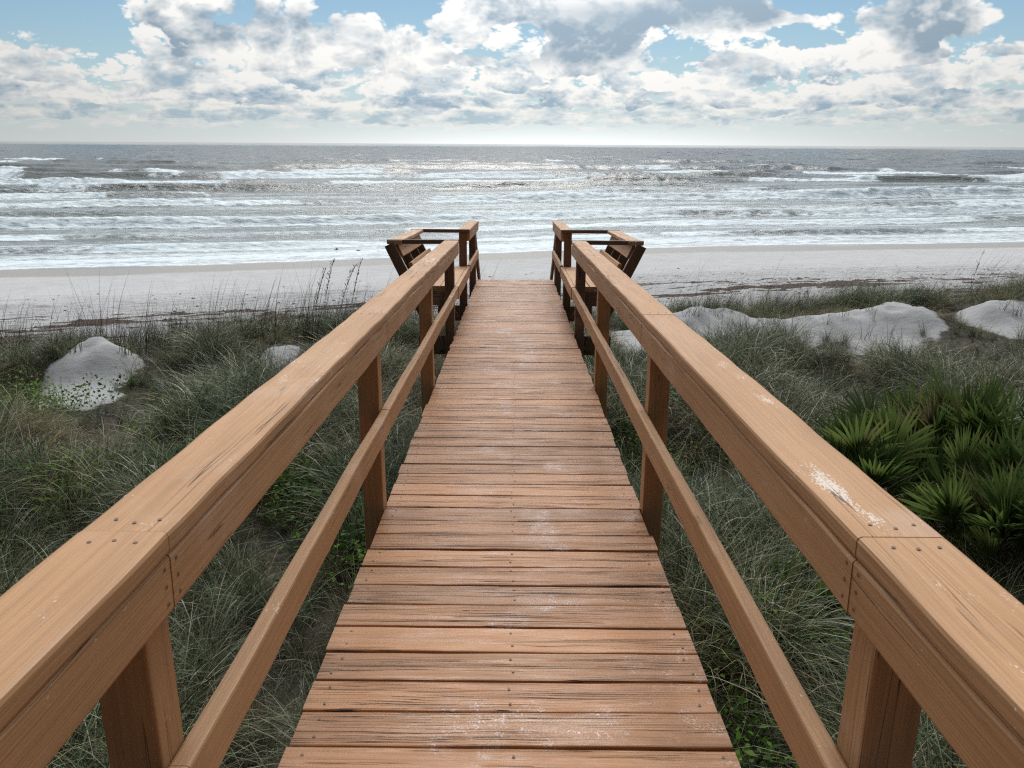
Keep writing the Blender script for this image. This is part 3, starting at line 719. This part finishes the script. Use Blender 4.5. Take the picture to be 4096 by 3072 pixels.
GREY, TAN, OLIVE, DEEP, BLUEG, LIME = (0.23, 0.215, 0.185), (0.33, 0.275, 0.18), (0.115, 0.13, 0.055), (0.055, 0.075, 0.038), (0.13, 0.185, 0.135), (0.12, 0.19, 0.045)
M_GRASS = leaf_mat('mixed_dune_grass', [(0.0, (0.04, 0.055, 0.03)), (0.25, (0.075, 0.085, 0.040)), (0.40, OLIVE), (0.52, (0.16, 0.19, 0.11)), (0.64, (0.17, 0.24, 0.15)), (0.80, (0.24, 0.28, 0.19)), (0.90, (0.38, 0.35, 0.24)), (1.0, (0.60, 0.58, 0.46))])
M_DRY = leaf_mat('dry_grass', [(0.0, (0.06, 0.05, 0.036)), (0.3, (0.15, 0.125, 0.08)), (0.6, (0.34, 0.28, 0.17)), (1.0, (0.62, 0.53, 0.34))], 0.25)
M_BLUE = leaf_mat('blue_green_grass', [(0.0, (0.05, 0.085, 0.05)), (0.5, (0.10, 0.17, 0.11)), (0.85, (0.24, 0.34, 0.25)), (1.0, TAN)])
M_SCRUB = leaf_mat('dead_scrub', [(0.0, (0.030, 0.024, 0.020)), (0.5, (0.075, 0.060, 0.050)), (0.85, (0.15, 0.13, 0.11)), (1.0, (0.30, 0.27, 0.22))], 0.05)
M_FRESH = leaf_mat('fresh_beach_grass', [(0.0, (0.055, 0.075, 0.03)), (0.5, (0.11, 0.14, 0.05)), (0.85, (0.17, 0.19, 0.085)), (1.0, TAN)])
M_STALK = leaf_mat('dark_stalk', [(0.0, (0.022, 0.020, 0.014)), (1.0, (0.07, 0.06, 0.04))], 0.1)
M_LEAF = leaf_mat('small_leaves', [(0.0, (0.04, 0.085, 0.016)), (0.5, (0.085, 0.17, 0.028)), (1.0, (0.18, 0.29, 0.05))], 0.4, 0.6, 0.15)

def blades(r, count, length, width, spread, lean, droop, base_r, segs=5, rnd_lo=0.0, rnd_hi=1.0, wind=(0.0, 0.0)):
    """curved tapering blades growing from a small base; returns verts, quads, rnd, along"""
    th = r.uniform(0, 2 * np.pi, count); br = base_r * np.sqrt(r.uniform(0, 1, count)); bt = r.uniform(0, 2 * np.pi, count)
    Ln = r.uniform(length[0], length[1], count); wd = r.uniform(width[0], width[1], count)
    ln = np.abs(r.normal(lean, spread, count)); dr = r.uniform(droop[0], droop[1], count)
    u = np.linspace(0, 1, segs + 1)
    ang = ln[:, None] + dr[:, None] * u[None, :] ** 1.6            # angle from vertical
    ang = np.minimum(ang, 2.7)
    step = (Ln / segs)[:, None]
    hx = np.concatenate([np.zeros((count, 1)), np.cumsum(np.sin(ang[:, :-1]) * step, 1)], 1)
    hz_ = np.concatenate([np.zeros((count, 1)), np.cumsum(np.cos(ang[:, :-1]) * step, 1)], 1)
    cx, sx2 = np.cos(th)[:, None], np.sin(th)[:, None]
    twist = r.normal(0, 0.25, count)[:, None] * u[None, :] ** 2 * Ln[:, None]
    x = (br * np.cos(bt))[:, None] + hx * cx - twist * sx2 + wind[0] * u[None, :] ** 2 * Ln[:, None]
    y = (br * np.sin(bt))[:, None] + hx * sx2 + twist * cx + wind[1] * u[None, :] ** 2 * Ln[:, None]
    taper = (1 - u ** 1.7 * 0.92)[None, :] * wd[:, None] / 2
    tw = r.uniform(-0.9, 0.9, count)[:, None] * (0.4 + u[None, :])
    px = -sx2 * np.cos(tw); py = cx * np.cos(tw); pz = np.sin(tw)
    Lf = np.stack([x - px * taper, y - py * taper, hz_ - pz * taper], 2); Rt = np.stack([x + px * taper, y + py * taper, hz_ + pz * taper], 2)
    v = np.stack([Lf, Rt], 2).reshape(-1, 3)                         # blade, seg, side
    base = (np.arange(count) * (segs + 1) * 2)[:, None] + (np.arange(segs) * 2)[None, :]
    base = base.ravel(); f = np.stack([base, base + 1, base + 3, base + 2], 1)
    rn = np.repeat(r.uniform(rnd_lo, rnd_hi, count), (segs + 1) * 2); al = np.tile(np.repeat(u, 2), count)
    return v, f, rn, al
def joinm(parts):
    V, F, Rn, Al, k = [], [], [], [], 0
    for v, f, rn, al in parts:
        V.append(v); F.append(f + k); Rn.append(rn); Al.append(al); k += len(v)
    return np.concatenate(V), np.concatenate(F), np.concatenate(Rn), np.concatenate(Al)
def tuft_obj(coll, parts, mat):
    v, f, rn, al = joinm(parts)
    me = mesh_np('grass_tuft', v, f, mat, {'rnd': rn, 'along': al})
    o = bpy.data.objects.new('grass_tuft', me); coll.objects.link(o); return o
def scatter(name, coll, pts, rz, tilt, scl, kind_idx, label, cat):
    """one stuff object: a cloud of points that carries grass tufts through geometry nodes"""
    me = bpy.data.meshes.new(name); nP = len(pts)
    me.vertices.add(nP); me.vertices.foreach_set('co', np.asarray(pts, np.float32).ravel())
    rot = np.stack([tilt[:, 0], tilt[:, 1], rz], 1).astype(np.float32)
    a = me.attributes.new('rot', 'FLOAT_VECTOR', 'POINT'); a.data.foreach_set('vector', rot.ravel())
    a = me.attributes.new('scl', 'FLOAT', 'POINT'); a.data.foreach_set('value', np.asarray(scl, np.float32))
    a = me.attributes.new('pick', 'INT', 'POINT'); a.data.foreach_set('value', np.asarray(kind_idx, np.int32))
    o = bpy.data.objects.new(name, me); link(o)
    ng = bpy.data.node_groups.new(name + '_nodes', 'GeometryNodeTree')
    ng.interface.new_socket('Geometry', in_out='INPUT', socket_type='NodeSocketGeometry'); ng.interface.new_socket('Geometry', in_out='OUTPUT', socket_type='NodeSocketGeometry')
    gi = ng.nodes.new('NodeGroupInput'); go = ng.nodes.new('NodeGroupOutput')
    ci = ng.nodes.new('GeometryNodeCollectionInfo'); ci.inputs['Collection'].default_value = coll; ci.inputs['Separate Children'].default_value = True; ci.inputs['Reset Children'].default_value = True
    ip = ng.nodes.new('GeometryNodeInstanceOnPoints'); ip.inputs['Pick Instance'].default_value = True
    def na(nm, tp):
        k = ng.nodes.new('GeometryNodeInputNamedAttribute'); k.data_type = tp; k.inputs['Name'].default_value = nm; return k.outputs['Attribute']
    e2r = ng.nodes.new('FunctionNodeEulerToRotation')
    ng.links.new(gi.outputs[0], ip.inputs['Points']); ng.links.new(ci.outputs[0], ip.inputs['Instance'])
    ng.links.new(na('pick', 'INT'), ip.inputs['Instance Index']); ng.links.new(na('rot', 'FLOAT_VECTOR'), e2r.inputs[0]); ng.links.new(e2r.outputs[0], ip.inputs['Rotation'])
    ng.links.new(na('scl', 'FLOAT'), ip.inputs['Scale']); ng.links.new(ip.outputs[0], go.inputs[0])
    md = o.modifiers.new('scatter', 'NODES'); md.node_group = ng
    tag(o, label, cat, kind='stuff'); return o

r = np.random.default_rng(11)
c_grass = bpy.data.collections.new('grass_tufts')
# 0-3 arching mixed, 4-5 dry wispy, 6-7 blue-green, in the collection's name order
for k in range(4):
    tuft_obj(c_grass, [blades(r, 50, (0.50, 0.95), (0.0052, 0.0095), 0.25, 0.20, (1.0, 2.4), 0.07, 7),
                       blades(r, 22, (0.25, 0.55), (0.003, 0.006), 0.5, 0.6, (0.6, 1.8), 0.12, 5, 0.5, 1.0)], M_GRASS)
for k in range(2):
    tuft_obj(c_grass, [blades(r, 70, (0.40, 0.80), (0.003, 0.0055), 0.35, 0.35, (1.2, 2.6), 0.10, 6)], M_DRY)
for k in range(2):
    tuft_obj(c_grass, [blades(r, 42, (0.45, 0.90), (0.0055, 0.010), 0.22, 0.20, (0.8, 2.0), 0.06, 7)], M_BLUE)

for k in range(2):          # 8-9: tangled dead scrub
    tuft_obj(c_grass, [blades(r, 90, (0.20, 0.60), (0.0022, 0.0045), 0.45, 0.55, (-0.7, 1.2), 0.26, 4)], M_SCRUB)
tuft_obj(c_grass, [blades(r, 16, (0.55, 1.05), (0.004, 0.008), 0.25, 0.15, (0.1, 1.0), 0.10, 5, 0.3, 1.0)], M_GRASS)     # 10: sparse and upright

def field(n_try, xr, yr, dens_fn, seed):
    rr = np.random.default_rng(seed)
    x = rr.uniform(*xr, n_try); y = rr.uniform(*yr, n_try)
    keep = rr.uniform(0, 1, n_try) < dens_fn(x, y)
    x, y = x[keep], y[keep]
    return x, y, ground_z(x, y)
def in_wedge(x, y): return (np.abs(x) < 2.5 + 0.95 * np.maximum(y, 0)) & (y > -1.5)
def palm_clear(x, y):
    return ((x - 4.6) / 1.4) ** 2 + ((y - 7.9) / 1.1) ** 2 > 0.7
def dens_main(x, y):
    near = np.where(y < 9, 1.0, 0.66)
    hump = ((1 - bare_of(x, y)) ** 1.5)
    d = near * hump * (0.52 + 0.9 * sstep(fbm(x * 0.8, y * 0.8, 71, 3), -0.20, 0.12))
    q = q_of(x, y)
    d = d * (1 - sstep(q, 17.0, 20.0) * 0.92)
    return d * in_wedge(x, y) * np.where(palm_clear(x, y), 1, 0.25)
x, y, z = field(64000, (-26, 30), (-1.5, 24), dens_main, 101)
nP = len(x)
zone = fbm(x * 0.55, y * 0.55, 77, 4, 0.6); zone2 = fbm(x * 0.75, y * 0.75, 78, 3)
pick = np.where(zone > 0.07, r.integers(4, 6, nP), np.where(zone < -0.13, r.integers(6, 8, nP), r.integers(0, 4, nP)))
u_ = r.uniform(0, 1, nP)
pick = np.where((zone2 > 0.05) & (u_ < 0.70), r.integers(8, 10, nP), pick)
swap = r.uniform(0, 1, nP); pick = np.where(swap < 0.12, r.integers(4, 6, nP), np.where(swap > 0.92, r.integers(6, 8, nP), np.where((swap > 0.84), 10, pick)))
hgt_ = (0.55 + 0.75 * sstep(fbm(x * 0.8, y * 0.8, 71, 3), -0.2, 0.2)) * r.uniform(0.75, 1.15, nP)
under = (np.abs(x) < 0.75) & (y < 13.5)
hgt_ = hgt_ * (0.52 + 0.48 * sstep(bare_near(x, y), 0.7, 1.8))
hgt_ = np.where(under, hgt_ * 0.75, hgt_)
scatter('dune_grass', c_grass, np.stack([x, y, z - 0.03], 1), r.uniform(0, 6.28, nP), r.normal(0, 0.14, (nP, 2)), hgt_, pick,
        'arching grey-green and straw dune grass covering the dune on both sides of the boardwalk', 'dune grass')
print('tufts', nP)
# --- sparse tufts on the open sand of the hummocks, and the fringe at the dune's foot
c_fr = bpy.data.collections.new('fringe_tufts')
for k in range(3):
    tuft_obj(c_fr, [blades(r, 30, (0.35, 0.85), (0.004, 0.007), 0.18, 0.14, (0.2, 1.1), 0.10, 5, wind=(0.12, 0))], M_FRESH)
for k in range(2):
    tuft_obj(c_fr, [blades(r, 26, (0.5, 1.0), (0.003, 0.006), 0.15, 0.10, (0.1, 0.6), 0.12, 4, wind=(0.06, 0))], M_STALK)
tuft_obj(c_fr, [blades(r, 13, (0.3, 0.75), (0.006, 0.011), 0.22, 0.25, (0.2, 1.0), 0.09, 5, 0.0, 0.8)], M_FRESH)
def dens_fr(x, y):
    q = q_of(x, y)
    band = sstep(q, 15.0, 17.0) * (1 - sstep(q - 1.3 * (x < 0) + 2.2 * fbm(x * 0.5, y * 0.5, 43, 3), 18.4, 22.6))
    c = band * (0.35 + sstep(fbm(x * 0.7, y * 0.7, 121, 3), -0.15, 0.15)) * np.where(x < 0, 0.9, 0.68)
    sp_ = bare_of(x, y) * (q < 19.0) * 0.18
    return np.clip(c * (1 - 0.8 * bare_of(x, y) * (q < 19)) + sp_, 0, 1) * in_wedge(x, y)
x, y, z = field(26000, (-26, 32), (9, 34), dens_fr, 103); nP = len(x)
q = q_of(x, y)
right = sstep(x, 1.5, 3.5)
pick = np.where(r.uniform(0, 1, nP) < 0.78 * right + 0.40 * (1 - right), r.integers(0, 3, nP), r.integers(3, 5, nP))
pick = np.where((bare_of(x, y) > 0.5) & (q < 19.5), 5, pick)
scatter('fringe_grass', c_fr, np.stack([x, y, z - 0.03], 1), r.normal(0, 0.5, nP), r.normal(0, 0.12, (nP, 2)), r.uniform(0.55, 1.05, nP) * np.where(x < 0, 1.2, 1.0), pick,
        'upright olive and dark grass thinning out onto the sand at the foot of the dune', 'beach grass')
print('fringe', nP)
# --- tall bare stalks standing against the beach
c_st = bpy.data.collections.new('stalk_tufts')
for k in range(4):
    tuft_obj(c_st, [blades(r, 3, (0.9, 2.0), (0.010, 0.014), 0.03, 0.02, (0.0, 0.14), 0.12, 7, wind=(0.02, 0))], M_STALK)
for k in range(2):
    tuft_obj(c_st, [blades(r, 3, (0.9, 1.7), (0.011, 0.015), 0.06, 0.06, (0.1, 0.5), 0.12, 7, wind=(0.22, 0))], M_STALK)
def dens_st(x, y):
    q = q_of(x, y)
    return sstep(q, 15.0, 16.5) * (1 - sstep(q, 19.5, 22.0)) * (0.40 + sstep(fbm(x * 0.5, y * 0.5, 131, 2), 0.0, 0.2)) * np.where(x < 0, 1.0, 0.6) * in_wedge(x, y)
x, y, z = field(8500, (-22, 24), (9, 30), dens_st, 105); nP = len(x)
pick = np.where(x > 1.5, r.integers(4, 6, nP), r.integers(0, 4, nP))
scatter('bare_stalks', c_st, np.stack([x, y, z - 0.03], 1), r.normal(0, 0.3, nP), r.normal(0, 0.04, (nP, 2)), r.uniform(0.6, 1.1, nP), pick,
        'thin dark bare grass stalks standing tall against the pale beach', 'grass stalks')
# --- low leafy ground cover in patches
def leaf_cluster(r, count, rad, hgt, size):
    V, F, Rn, Al = [], [], [], []
    for k in range(count):
        a = r.uniform(0, 6.28); rr_ = rad * math.sqrt(r.uniform(0, 1)); c = np.array([rr_ * math.cos(a), rr_ * math.sin(a), r.uniform(0.03, hgt)])
        d = r.normal(0, 1, 3); d[2] = d[2] * 0.4 + 0.2; d /= np.linalg.norm(d); e = np.cross(d, r.normal(0, 1, 3) + np.array([0, 0, 2.0])); e /= np.linalg.norm(e)
        sz = r.uniform(*size); up_ = np.cross(e, d) * sz * 0.12
        k0 = len(V) * 1
        pts_ = [c, c + d * sz * 0.5 + e * sz * 0.33 + up_, c + d * sz, c + d * sz * 0.5 - e * sz * 0.33 + up_]
        F.append([k0, k0 + 1, k0 + 2, k0 + 3]); V += pts_; rn = r.uniform(0, 1); Rn += [rn] * 4; Al += [0.2] * 4
    return np.array(V), np.array(F), np.array(Rn), np.array(Al)
c_lf = bpy.data.collections.new('leaf_clusters')
for k in range(3):
    tuft_obj(c_lf, [leaf_cluster(r, 130, 0.24, 0.30, (0.018, 0.045)), blades(r, 14, (0.15, 0.34), (0.002, 0.004), 0.5, 0.5, (0.1, 0.6), 0.1, 3)], M_LEAF)
def dens_lf(x, y):
    return sstep(fbm(x * 0.75, y * 0.75, 141, 3), 0.05, 0.13) * (1 - bare_of(x, y)) ** 3 * in_wedge(x, y) * (q_of(x, y) < 17) * (y < 11.5)
x, y, z = field(9000, (-14, 16), (0.5, 17), dens_lf, 107); nP = len(x)
scatter('leafy_ground_cover', c_lf, np.stack([x, y, z - 0.02], 1), r.uniform(0, 6.28, nP), r.normal(0, 0.1, (nP, 2)), r.uniform(0.9, 1.8, nP), r.integers(0, 3, nP),
        'low bright green leafy plants growing in patches between the dune grass', 'ground cover')
print('leafy', nP)

# --- saw palmettos
m, n, b = material('palmetto_leaf')
rnd = n.attr('rnd'); al = n.attr('along')
c = n.ramp(rnd, [(0.0, (0.036, 0.062, 0.018)), (0.5, (0.085, 0.135, 0.034)), (0.80, (0.165, 0.215, 0.060)), (0.90, (0.16, 0.15, 0.06)), (1.0, (0.13, 0.105, 0.06))])
c = n.mix(n.mul(n.sm(al, 0.80, 1.0), 0.5), c, (0.16, 0.13, 0.06))
n.l.new(c, b.inputs['Base Color']); b.inputs['Roughness'].default_value = 0.38; b.inputs['Specular IOR Level'].default_value = 0.5
tr = n.node('ShaderNodeBsdfTranslucent'); n.l.new(n.scale(c, 1.5), tr.inputs[0]); mx = n.node('ShaderNodeMixShader'); mx.inputs[0].default_value = 0.3
n.l.new(b.outputs[0], mx.inputs[1]); n.l.new(tr.outputs[0], mx.inputs[2]); n.l.new(mx.outputs[0], m.node_tree.nodes['Material Output'].inputs[0])
M_PALM = m
m, n, b = material('palmetto_stem'); b.inputs['Base Color'].default_value = (0.10, 0.075, 0.045, 1); b.inputs['Roughness'].default_value = 0.8; M_PSTEM = m
def fan(rr, hub, d, up, size, rnd0, V, F, Rn, Al):
    """a palmate leaf: narrow folded segments fanning out from the hub"""
    d = d / np.linalg.norm(d); sdv = np.cross(d, up); sdv /= np.linalg.norm(sdv); nr = np.cross(sdv, d)
    ns = int(rr.integers(17, 24)); span = rr.uniform(0.5, 1.05)
    for k in range(ns):
        a = (k / (ns - 1) * 2 - 1) * span
        dd = d * math.cos(a) + sdv * math.sin(a); dd = dd + nr * rr.normal(0.10, 0.07); dd /= np.linalg.norm(dd)
        Ls = size * (1 - 0.28 * abs(a / span) ** 2) * rr.uniform(0.9, 1.08); wd = size * 0.030 * rr.uniform(0.8, 1.2)
        pe = np.cross(dd, nr); pe /= np.linalg.norm(pe)
        rn = min(1, max(0, rnd0 + rr.normal(0, 0.10)))
        dr = rr.uniform(0.02, 0.22)
        k0 = len(V)
        for j, u in enumerate((0.0, 0.28, 0.6, 0.86, 1.0)):
            wj = wd * (0.35, 1.0, 0.85, 0.42, 0.03)[j]
            c = hub + dd * Ls * u + np.array([0, 0, -1]) * dr * Ls * u ** 2.6
            for q2, lift in ((-1, 0.0), (0, -0.45), (1, 0.0)):
                V.append(c + pe * wj * q2 + nr * wj * lift); Rn.append(rn); Al.append(u)
        for j in range(4):
            for q2 in range(2):
                a0 = k0 + j * 3 + q2; F.append([a0, a0 + 1, a0 + 4, a0 + 3])
def tube(p0, p1, r0, r1, V, F, sides=5, bend=0.0):
    p0 = np.array(p0, float); p1 = np.array(p1, float); d = p1 - p0; L = np.linalg.norm(d); dn = d / L
    a = np.cross(dn, [0.3, 0.9, 0.2]); a /= np.linalg.norm(a); b2 = np.cross(dn, a); k0 = len(V); ns = 5
    for i in range(ns + 1):
        u = i / ns; c = p0 + d * u + np.array([0, 0, bend * math.sin(u * math.pi)]); rad = r0 + (r1 - r0) * u
        for s_i in range(sides):
            t = s_i / sides * 6.28318; V.append(c + a * rad * math.cos(t) + b2 * rad * math.sin(t))
    for i in range(ns):
        for s_i in range(sides):
            x0 = k0 + i * sides + s_i; x1 = k0 + i * sides + (s_i + 1) % sides; F.append([x0, x1, x1 + sides, x0 + sides])
def palmetto(x, y, n_leaf, hgt, rad, size, label, seed, low=0.0, dead=0.05):
    rr = np.random.default_rng(seed); z = gz(x, y)
    root = tag(empty('saw_palmetto', (x, y, z)), label, 'palmetto', 'saw palmettos growing to the right of the boardwalk')
    V, F, Rn, Al = [], [], [], []; SV, SF = [], []
    for k in range(n_leaf):
        a = rr.uniform(0, 6.28); el = rr.uniform(0.85, 1.52) if rr.uniform() > low else rr.uniform(0.0, 0.4)
        d = np.array([math.cos(a) * math.cos(el), math.sin(a) * math.cos(el), math.sin(el)])
        bx = np.array([rr.normal(0, rad * 0.32), rr.normal(0, rad * 0.28), 0.05])
        hub = bx + d * rr.uniform(0.35, 0.8) * hgt
        yaw_ = rr.uniform(0, 6.28); up_ = np.array([-d[0] * 0.3, -d[1] * 0.3, 1.0]) if el < 0.55 else np.array([math.cos(yaw_), math.sin(yaw_), 0.2])
        dd = d + np.array([0, 0, -0.10]) + rr.normal(0, 0.12, 3)
        isdead = rr.uniform() < dead
        fan(rr, hub, dd, up_, size * rr.uniform(0.8, 1.12), rr.uniform(0.85, 1.0) if isdead else rr.uniform(0.05, 0.8), V, F, Rn, Al)
        tube(bx, hub, 0.009, 0.006, SV, SF, 4, 0.03)
    tube((-rad * .3, 0, -0.05), (rad * .3, 0.05, 0.12), 0.07, 0.06, SV, SF, 7, 0.05)
    me = mesh_np('fronds', np.array(V), np.array(F), M_PALM, {'rnd': Rn, 'along': Al}); link(bpy.data.objects.new('fronds', me), root)
    me = mesh_np('stems', np.array(SV), np.array(SF), M_PSTEM); link(bpy.data.objects.new('stems', me), root)
    return root
palmetto(3.45, 7.25, 46, 1.0, 0.6, 0.56, 'left palmetto of the big clump, nearest the handrail', 201, dead=0.0)
palmetto(4.5, 7.9, 54, 1.4, 0.7, 0.60, 'tallest saw palmetto at the back of the big clump', 202)
palmetto(4.25, 6.4, 60, 1.1, 0.8, 0.60, 'broad dark green palmetto at the front of the big clump', 203, dead=0.06)
palmetto(5.5, 7.1, 54, 1.35, 0.8, 0.60, 'saw palmetto of the big clump cut off by the right edge of the picture', 204)
palmetto(2.1, 5.6, 18, 0.42, 0.45, 0.46, 'small flat palmetto low under the right handrail, fanning over grass', 205, low=0.7, dead=0.2)
palmetto(2.95, 6.2, 18, 0.5, 0.5, 0.46, 'half-hidden low palmetto behind the right handrail, in front of the big clump', 206, low=0.5, dead=0.25)

# --- sea oats with seed heads
def sea_oat(x, y, h, leanx, plume, label, seed, group='sea oats with seed heads'):
    rr = np.random.default_rng(seed); z = gz(x, y)
    root = tag(empty('sea_oat', (x, y, z)), label, 'sea oat', group)
    V, F = [], []; ns = 12
    pts = []
    for i in range(ns + 1):
        u = i / ns; pts.append(np.array([leanx * u ** 1.8, rr.normal(0, .002), h * u * (1 - 0.06 * u ** 4)]))
    for i in range(ns): tube(pts[i], pts[i + 1], 0.0055 * (1 - 0.6 * i / ns), 0.0055 * (1 - 0.6 * (i + 1) / ns), V, F, 4)
    me = mesh_np('stem', np.array(V), np.array(F), M_STALK, {'rnd': np.full(len(V), 0.5), 'along': np.zeros(len(V))}); link(bpy.data.objects.new('stem', me), root)
    PV, PF = [], []
    tube(pts[int(0.52 * ns)], pts[int(0.76 * ns)], 0.004, 0.004, PV, PF, 4)
    for k in range(plume):
        u = 1 - 0.42 * (k / plume) ** 1.0; i = int(u * ns * 0.999); c = pts[i] + (pts[min(i + 1, ns)] - pts[i]) * (u * ns - i)
        a = rr.uniform(-0.5, 0.5) + (math.pi if rr.uniform() < 0.3 else 0); L = rr.uniform(0.06, 0.16)
        tip = c + np.array([math.cos(a) * L * 0.35 * np.sign(leanx), math.sin(a) * L * 0.5, L * rr.uniform(0.2, 0.95)])
        k0 = len(PV); dd = tip - c; pe = np.cross(dd, rr.normal(0, 1, 3)); pe = pe / np.linalg.norm(pe) * 0.008
        PV += [c, c + dd * 0.55 + pe, tip, c + dd * 0.55 - pe]; PF.append([k0, k0 + 1, k0 + 2, k0 + 3])
    me = mesh_np('seed_head', np.array(PV), np.array(PF), M_STALK, {'rnd': np.full(len(PV), 0.9), 'along': np.zeros(len(PV))}); link(bpy.data.objects.new('seed_head', me), root)
def at_px(px, py, dist_y):
    """where a point seen at (px, py) of the 1024 x 768 picture lies when it is dist_y metres ahead (used while laying out plants)"""
    v = Vector(((px - 512) / 815.0, -(py - 384) / 815.0, -1.0)); d = cam.matrix_world.to_3x3() @ v
    return CAM + d * (dist_y / d.y)
for (tx, ty, bx_, lab, sd) in ((324.5, 265, 312, 'leftmost of the four sea oats with plumes, left of the bench', 301), (333.5, 253.5, 322, 'second of the four plumed sea oats from the left, upright', 302),
                              (355, 261, 336, 'third of the four plumed sea oats, leaning furthest to the right', 303), (361.5, 254, 349, 'plumed sea oat nearest the left bench', 304)):
    yy = 17.2; base_ = at_px(bx_, 330, yy); tip_ = at_px(tx, ty, yy); g0 = gz(base_.x, yy)
    sea_oat(base_.x, yy, tip_.z - g0, (tip_.x - base_.x) * 1.0, 60, lab, sd)
tip_ = at_px(985, 246, 21.0); base_ = at_px(968, 300, 21.0)
sea_oat(base_.x, 21.0, tip_.z - gz(base_.x, 21.0), tip_.x - base_.x, 10, 'lone sea oat with a small seed clump near the right edge, against the beach', 305)

# --- seaweed wrack lying on the beach
r = np.random.default_rng(5)
x = r.uniform(-20, 26, 110000); y = r.uniform(15, 36, 110000)
wv = wrack_of(x, y) * sstep(fbm(x * 2.2, q_of(x, y) * 6.5, 151, 4, 0.6), -0.12, 0.16)
keep = (r.uniform(0, 1, 110000) < wv * 0.9) | (r.uniform(0, 1, 110000) < 0.014 * (q_of(x, y) > 22) * (q_of(x, y) < 33)) 
x, y = x[keep], y[keep]; z = ground_z(x, y); nC = len(x)
oc = np.array([[1, 0, 0], [0.3, 0.8, 0.1], [-0.8, 0.5, 0], [-0.7, -0.6, 0.05], [0.4, -0.9, 0], [0, 0, 1.0]])
sc_ = r.uniform(0.015, 0.065, nC); rot = r.uniform(0, 6.28, nC)
px_ = oc[None, :, 0] * (1 + r.normal(0, .25, (nC, 6))); py_ = oc[None, :, 1] * (1 + r.normal(0, .25, (nC, 6)))
X = x[:, None] + sc_[:, None] * 1.5 * (px_ * np.cos(rot)[:, None] - py_ * np.sin(rot)[:, None]); Y = y[:, None] + sc_[:, None] * (px_ * np.sin(rot)[:, None] + py_ * np.cos(rot)[:, None])
Zc = z[:, None] - 0.012 + sc_[:, None] * oc[None, :, 2] * r.uniform(0.3, 0.8, nC)[:, None]
tri = np.array([[0, 1, 5], [1, 2, 5], [2, 3, 5], [3, 4, 5], [4, 0, 5]])
F_ = (np.arange(nC) * 6)[:, None, None] + tri[None]
m, n, b = material('seaweed'); pos = n.node('ShaderNodeNewGeometry').outputs['Position']
n.l.new(n.ramp(n.noise(pos, 6.0, 4, 0.7), [(0.3, (0.030, 0.017, 0.014)), (0.7, (0.105, 0.060, 0.045))]), b.inputs['Base Color']); b.inputs['Roughness'].default_value = 0.8
me = mesh_np('seaweed', np.stack([X.ravel(), Y.ravel(), Zc.ravel()], 1), F_.reshape(-1, 3), m, smooth=False)
tag(link(bpy.data.objects.new('seaweed', me)), 'dark red-brown dried seaweed washed up in lines along the upper beach', 'seaweed', kind='stuff')

# --- small shorebirds flying low over the edge of the water
m, n, b = material('bird_feathers'); b.inputs['Base Color'].default_value = (0.07, 0.065, 0.06, 1); b.inputs['Roughness'].default_value = 0.8; M_BIRD = m
def bird(p, yaw, flap, label):
    root = tag(empty('shorebird', p, yaw), label, 'bird', 'shorebirds flying low over the shallow water')
    V, F = [], []; prof = [(-0.13, 0.004), (-0.10, 0.012), (-0.05, 0.024), (0.0, 0.030), (0.04, 0.024), (0.065, 0.016), (0.085, 0.018), (0.10, 0.013), (0.112, 0.004), (0.14, 0.001)]
    for i, (xx, rd) in enumerate(prof):
        for k in range(8): V.append((xx, rd * math.cos(k * math.pi / 4), rd * 0.9 * math.sin(k * math.pi / 4)))
    for i in range(len(prof) - 1):
        for k in range(8): F.append((i * 8 + k, i * 8 + (k + 1) % 8, i * 8 + 8 + (k + 1) % 8, i * 8 + 8 + k))
    me = mesh_np('body', np.array(V), np.array(F), M_BIRD); link(bpy.data.objects.new('body', me), root)
    for sgn in (-1, 1):
        W = []; 
        for (u, ch, xo) in ((0.0, 0.07, 0.02), (0.35, 0.065, 0.03), (0.7, 0.045, 0.005), (1.0, 0.008, -0.05)):
            yy = sgn * (0.02 + 0.17 * u); zz = 0.01 + flap * 0.15 * u - (0.03 * u * u)
            W += [(xo + ch / 2, yy, zz), (xo - ch / 2, yy, zz - 0.004), (xo, yy, zz + 0.006)]
        f = []
        for i in range(3):
            a = i * 3; f += [(a, a + 3, a + 5, a + 2), (a + 2, a + 5, a + 4, a + 1), (a, a + 1, a + 4, a + 3)]
        me = mesh_np('wing', np.array(W), np.array(f), M_BIRD); link(bpy.data.objects.new('wing', me), root)
for (bx_, by_, yaw, fl_, lab) in ((336.5, 249.5, 0.3, 0.8, 'left bird of the small pair, wings raised over the shallows'), (338.8, 251.3, 2.6, -0.4, 'right, lower bird of the pair flying over the shallows'),
                                 (358.2, 250.4, 0.1, -0.5, 'single shorebird flying between the pair and the left bench'), (379.5, 252.2, 2.9, 0.6, 'shorebird closest to the left bench, low over the swash')):
    bird(at_px(bx_, by_, 44.0), yaw, fl_, lab)
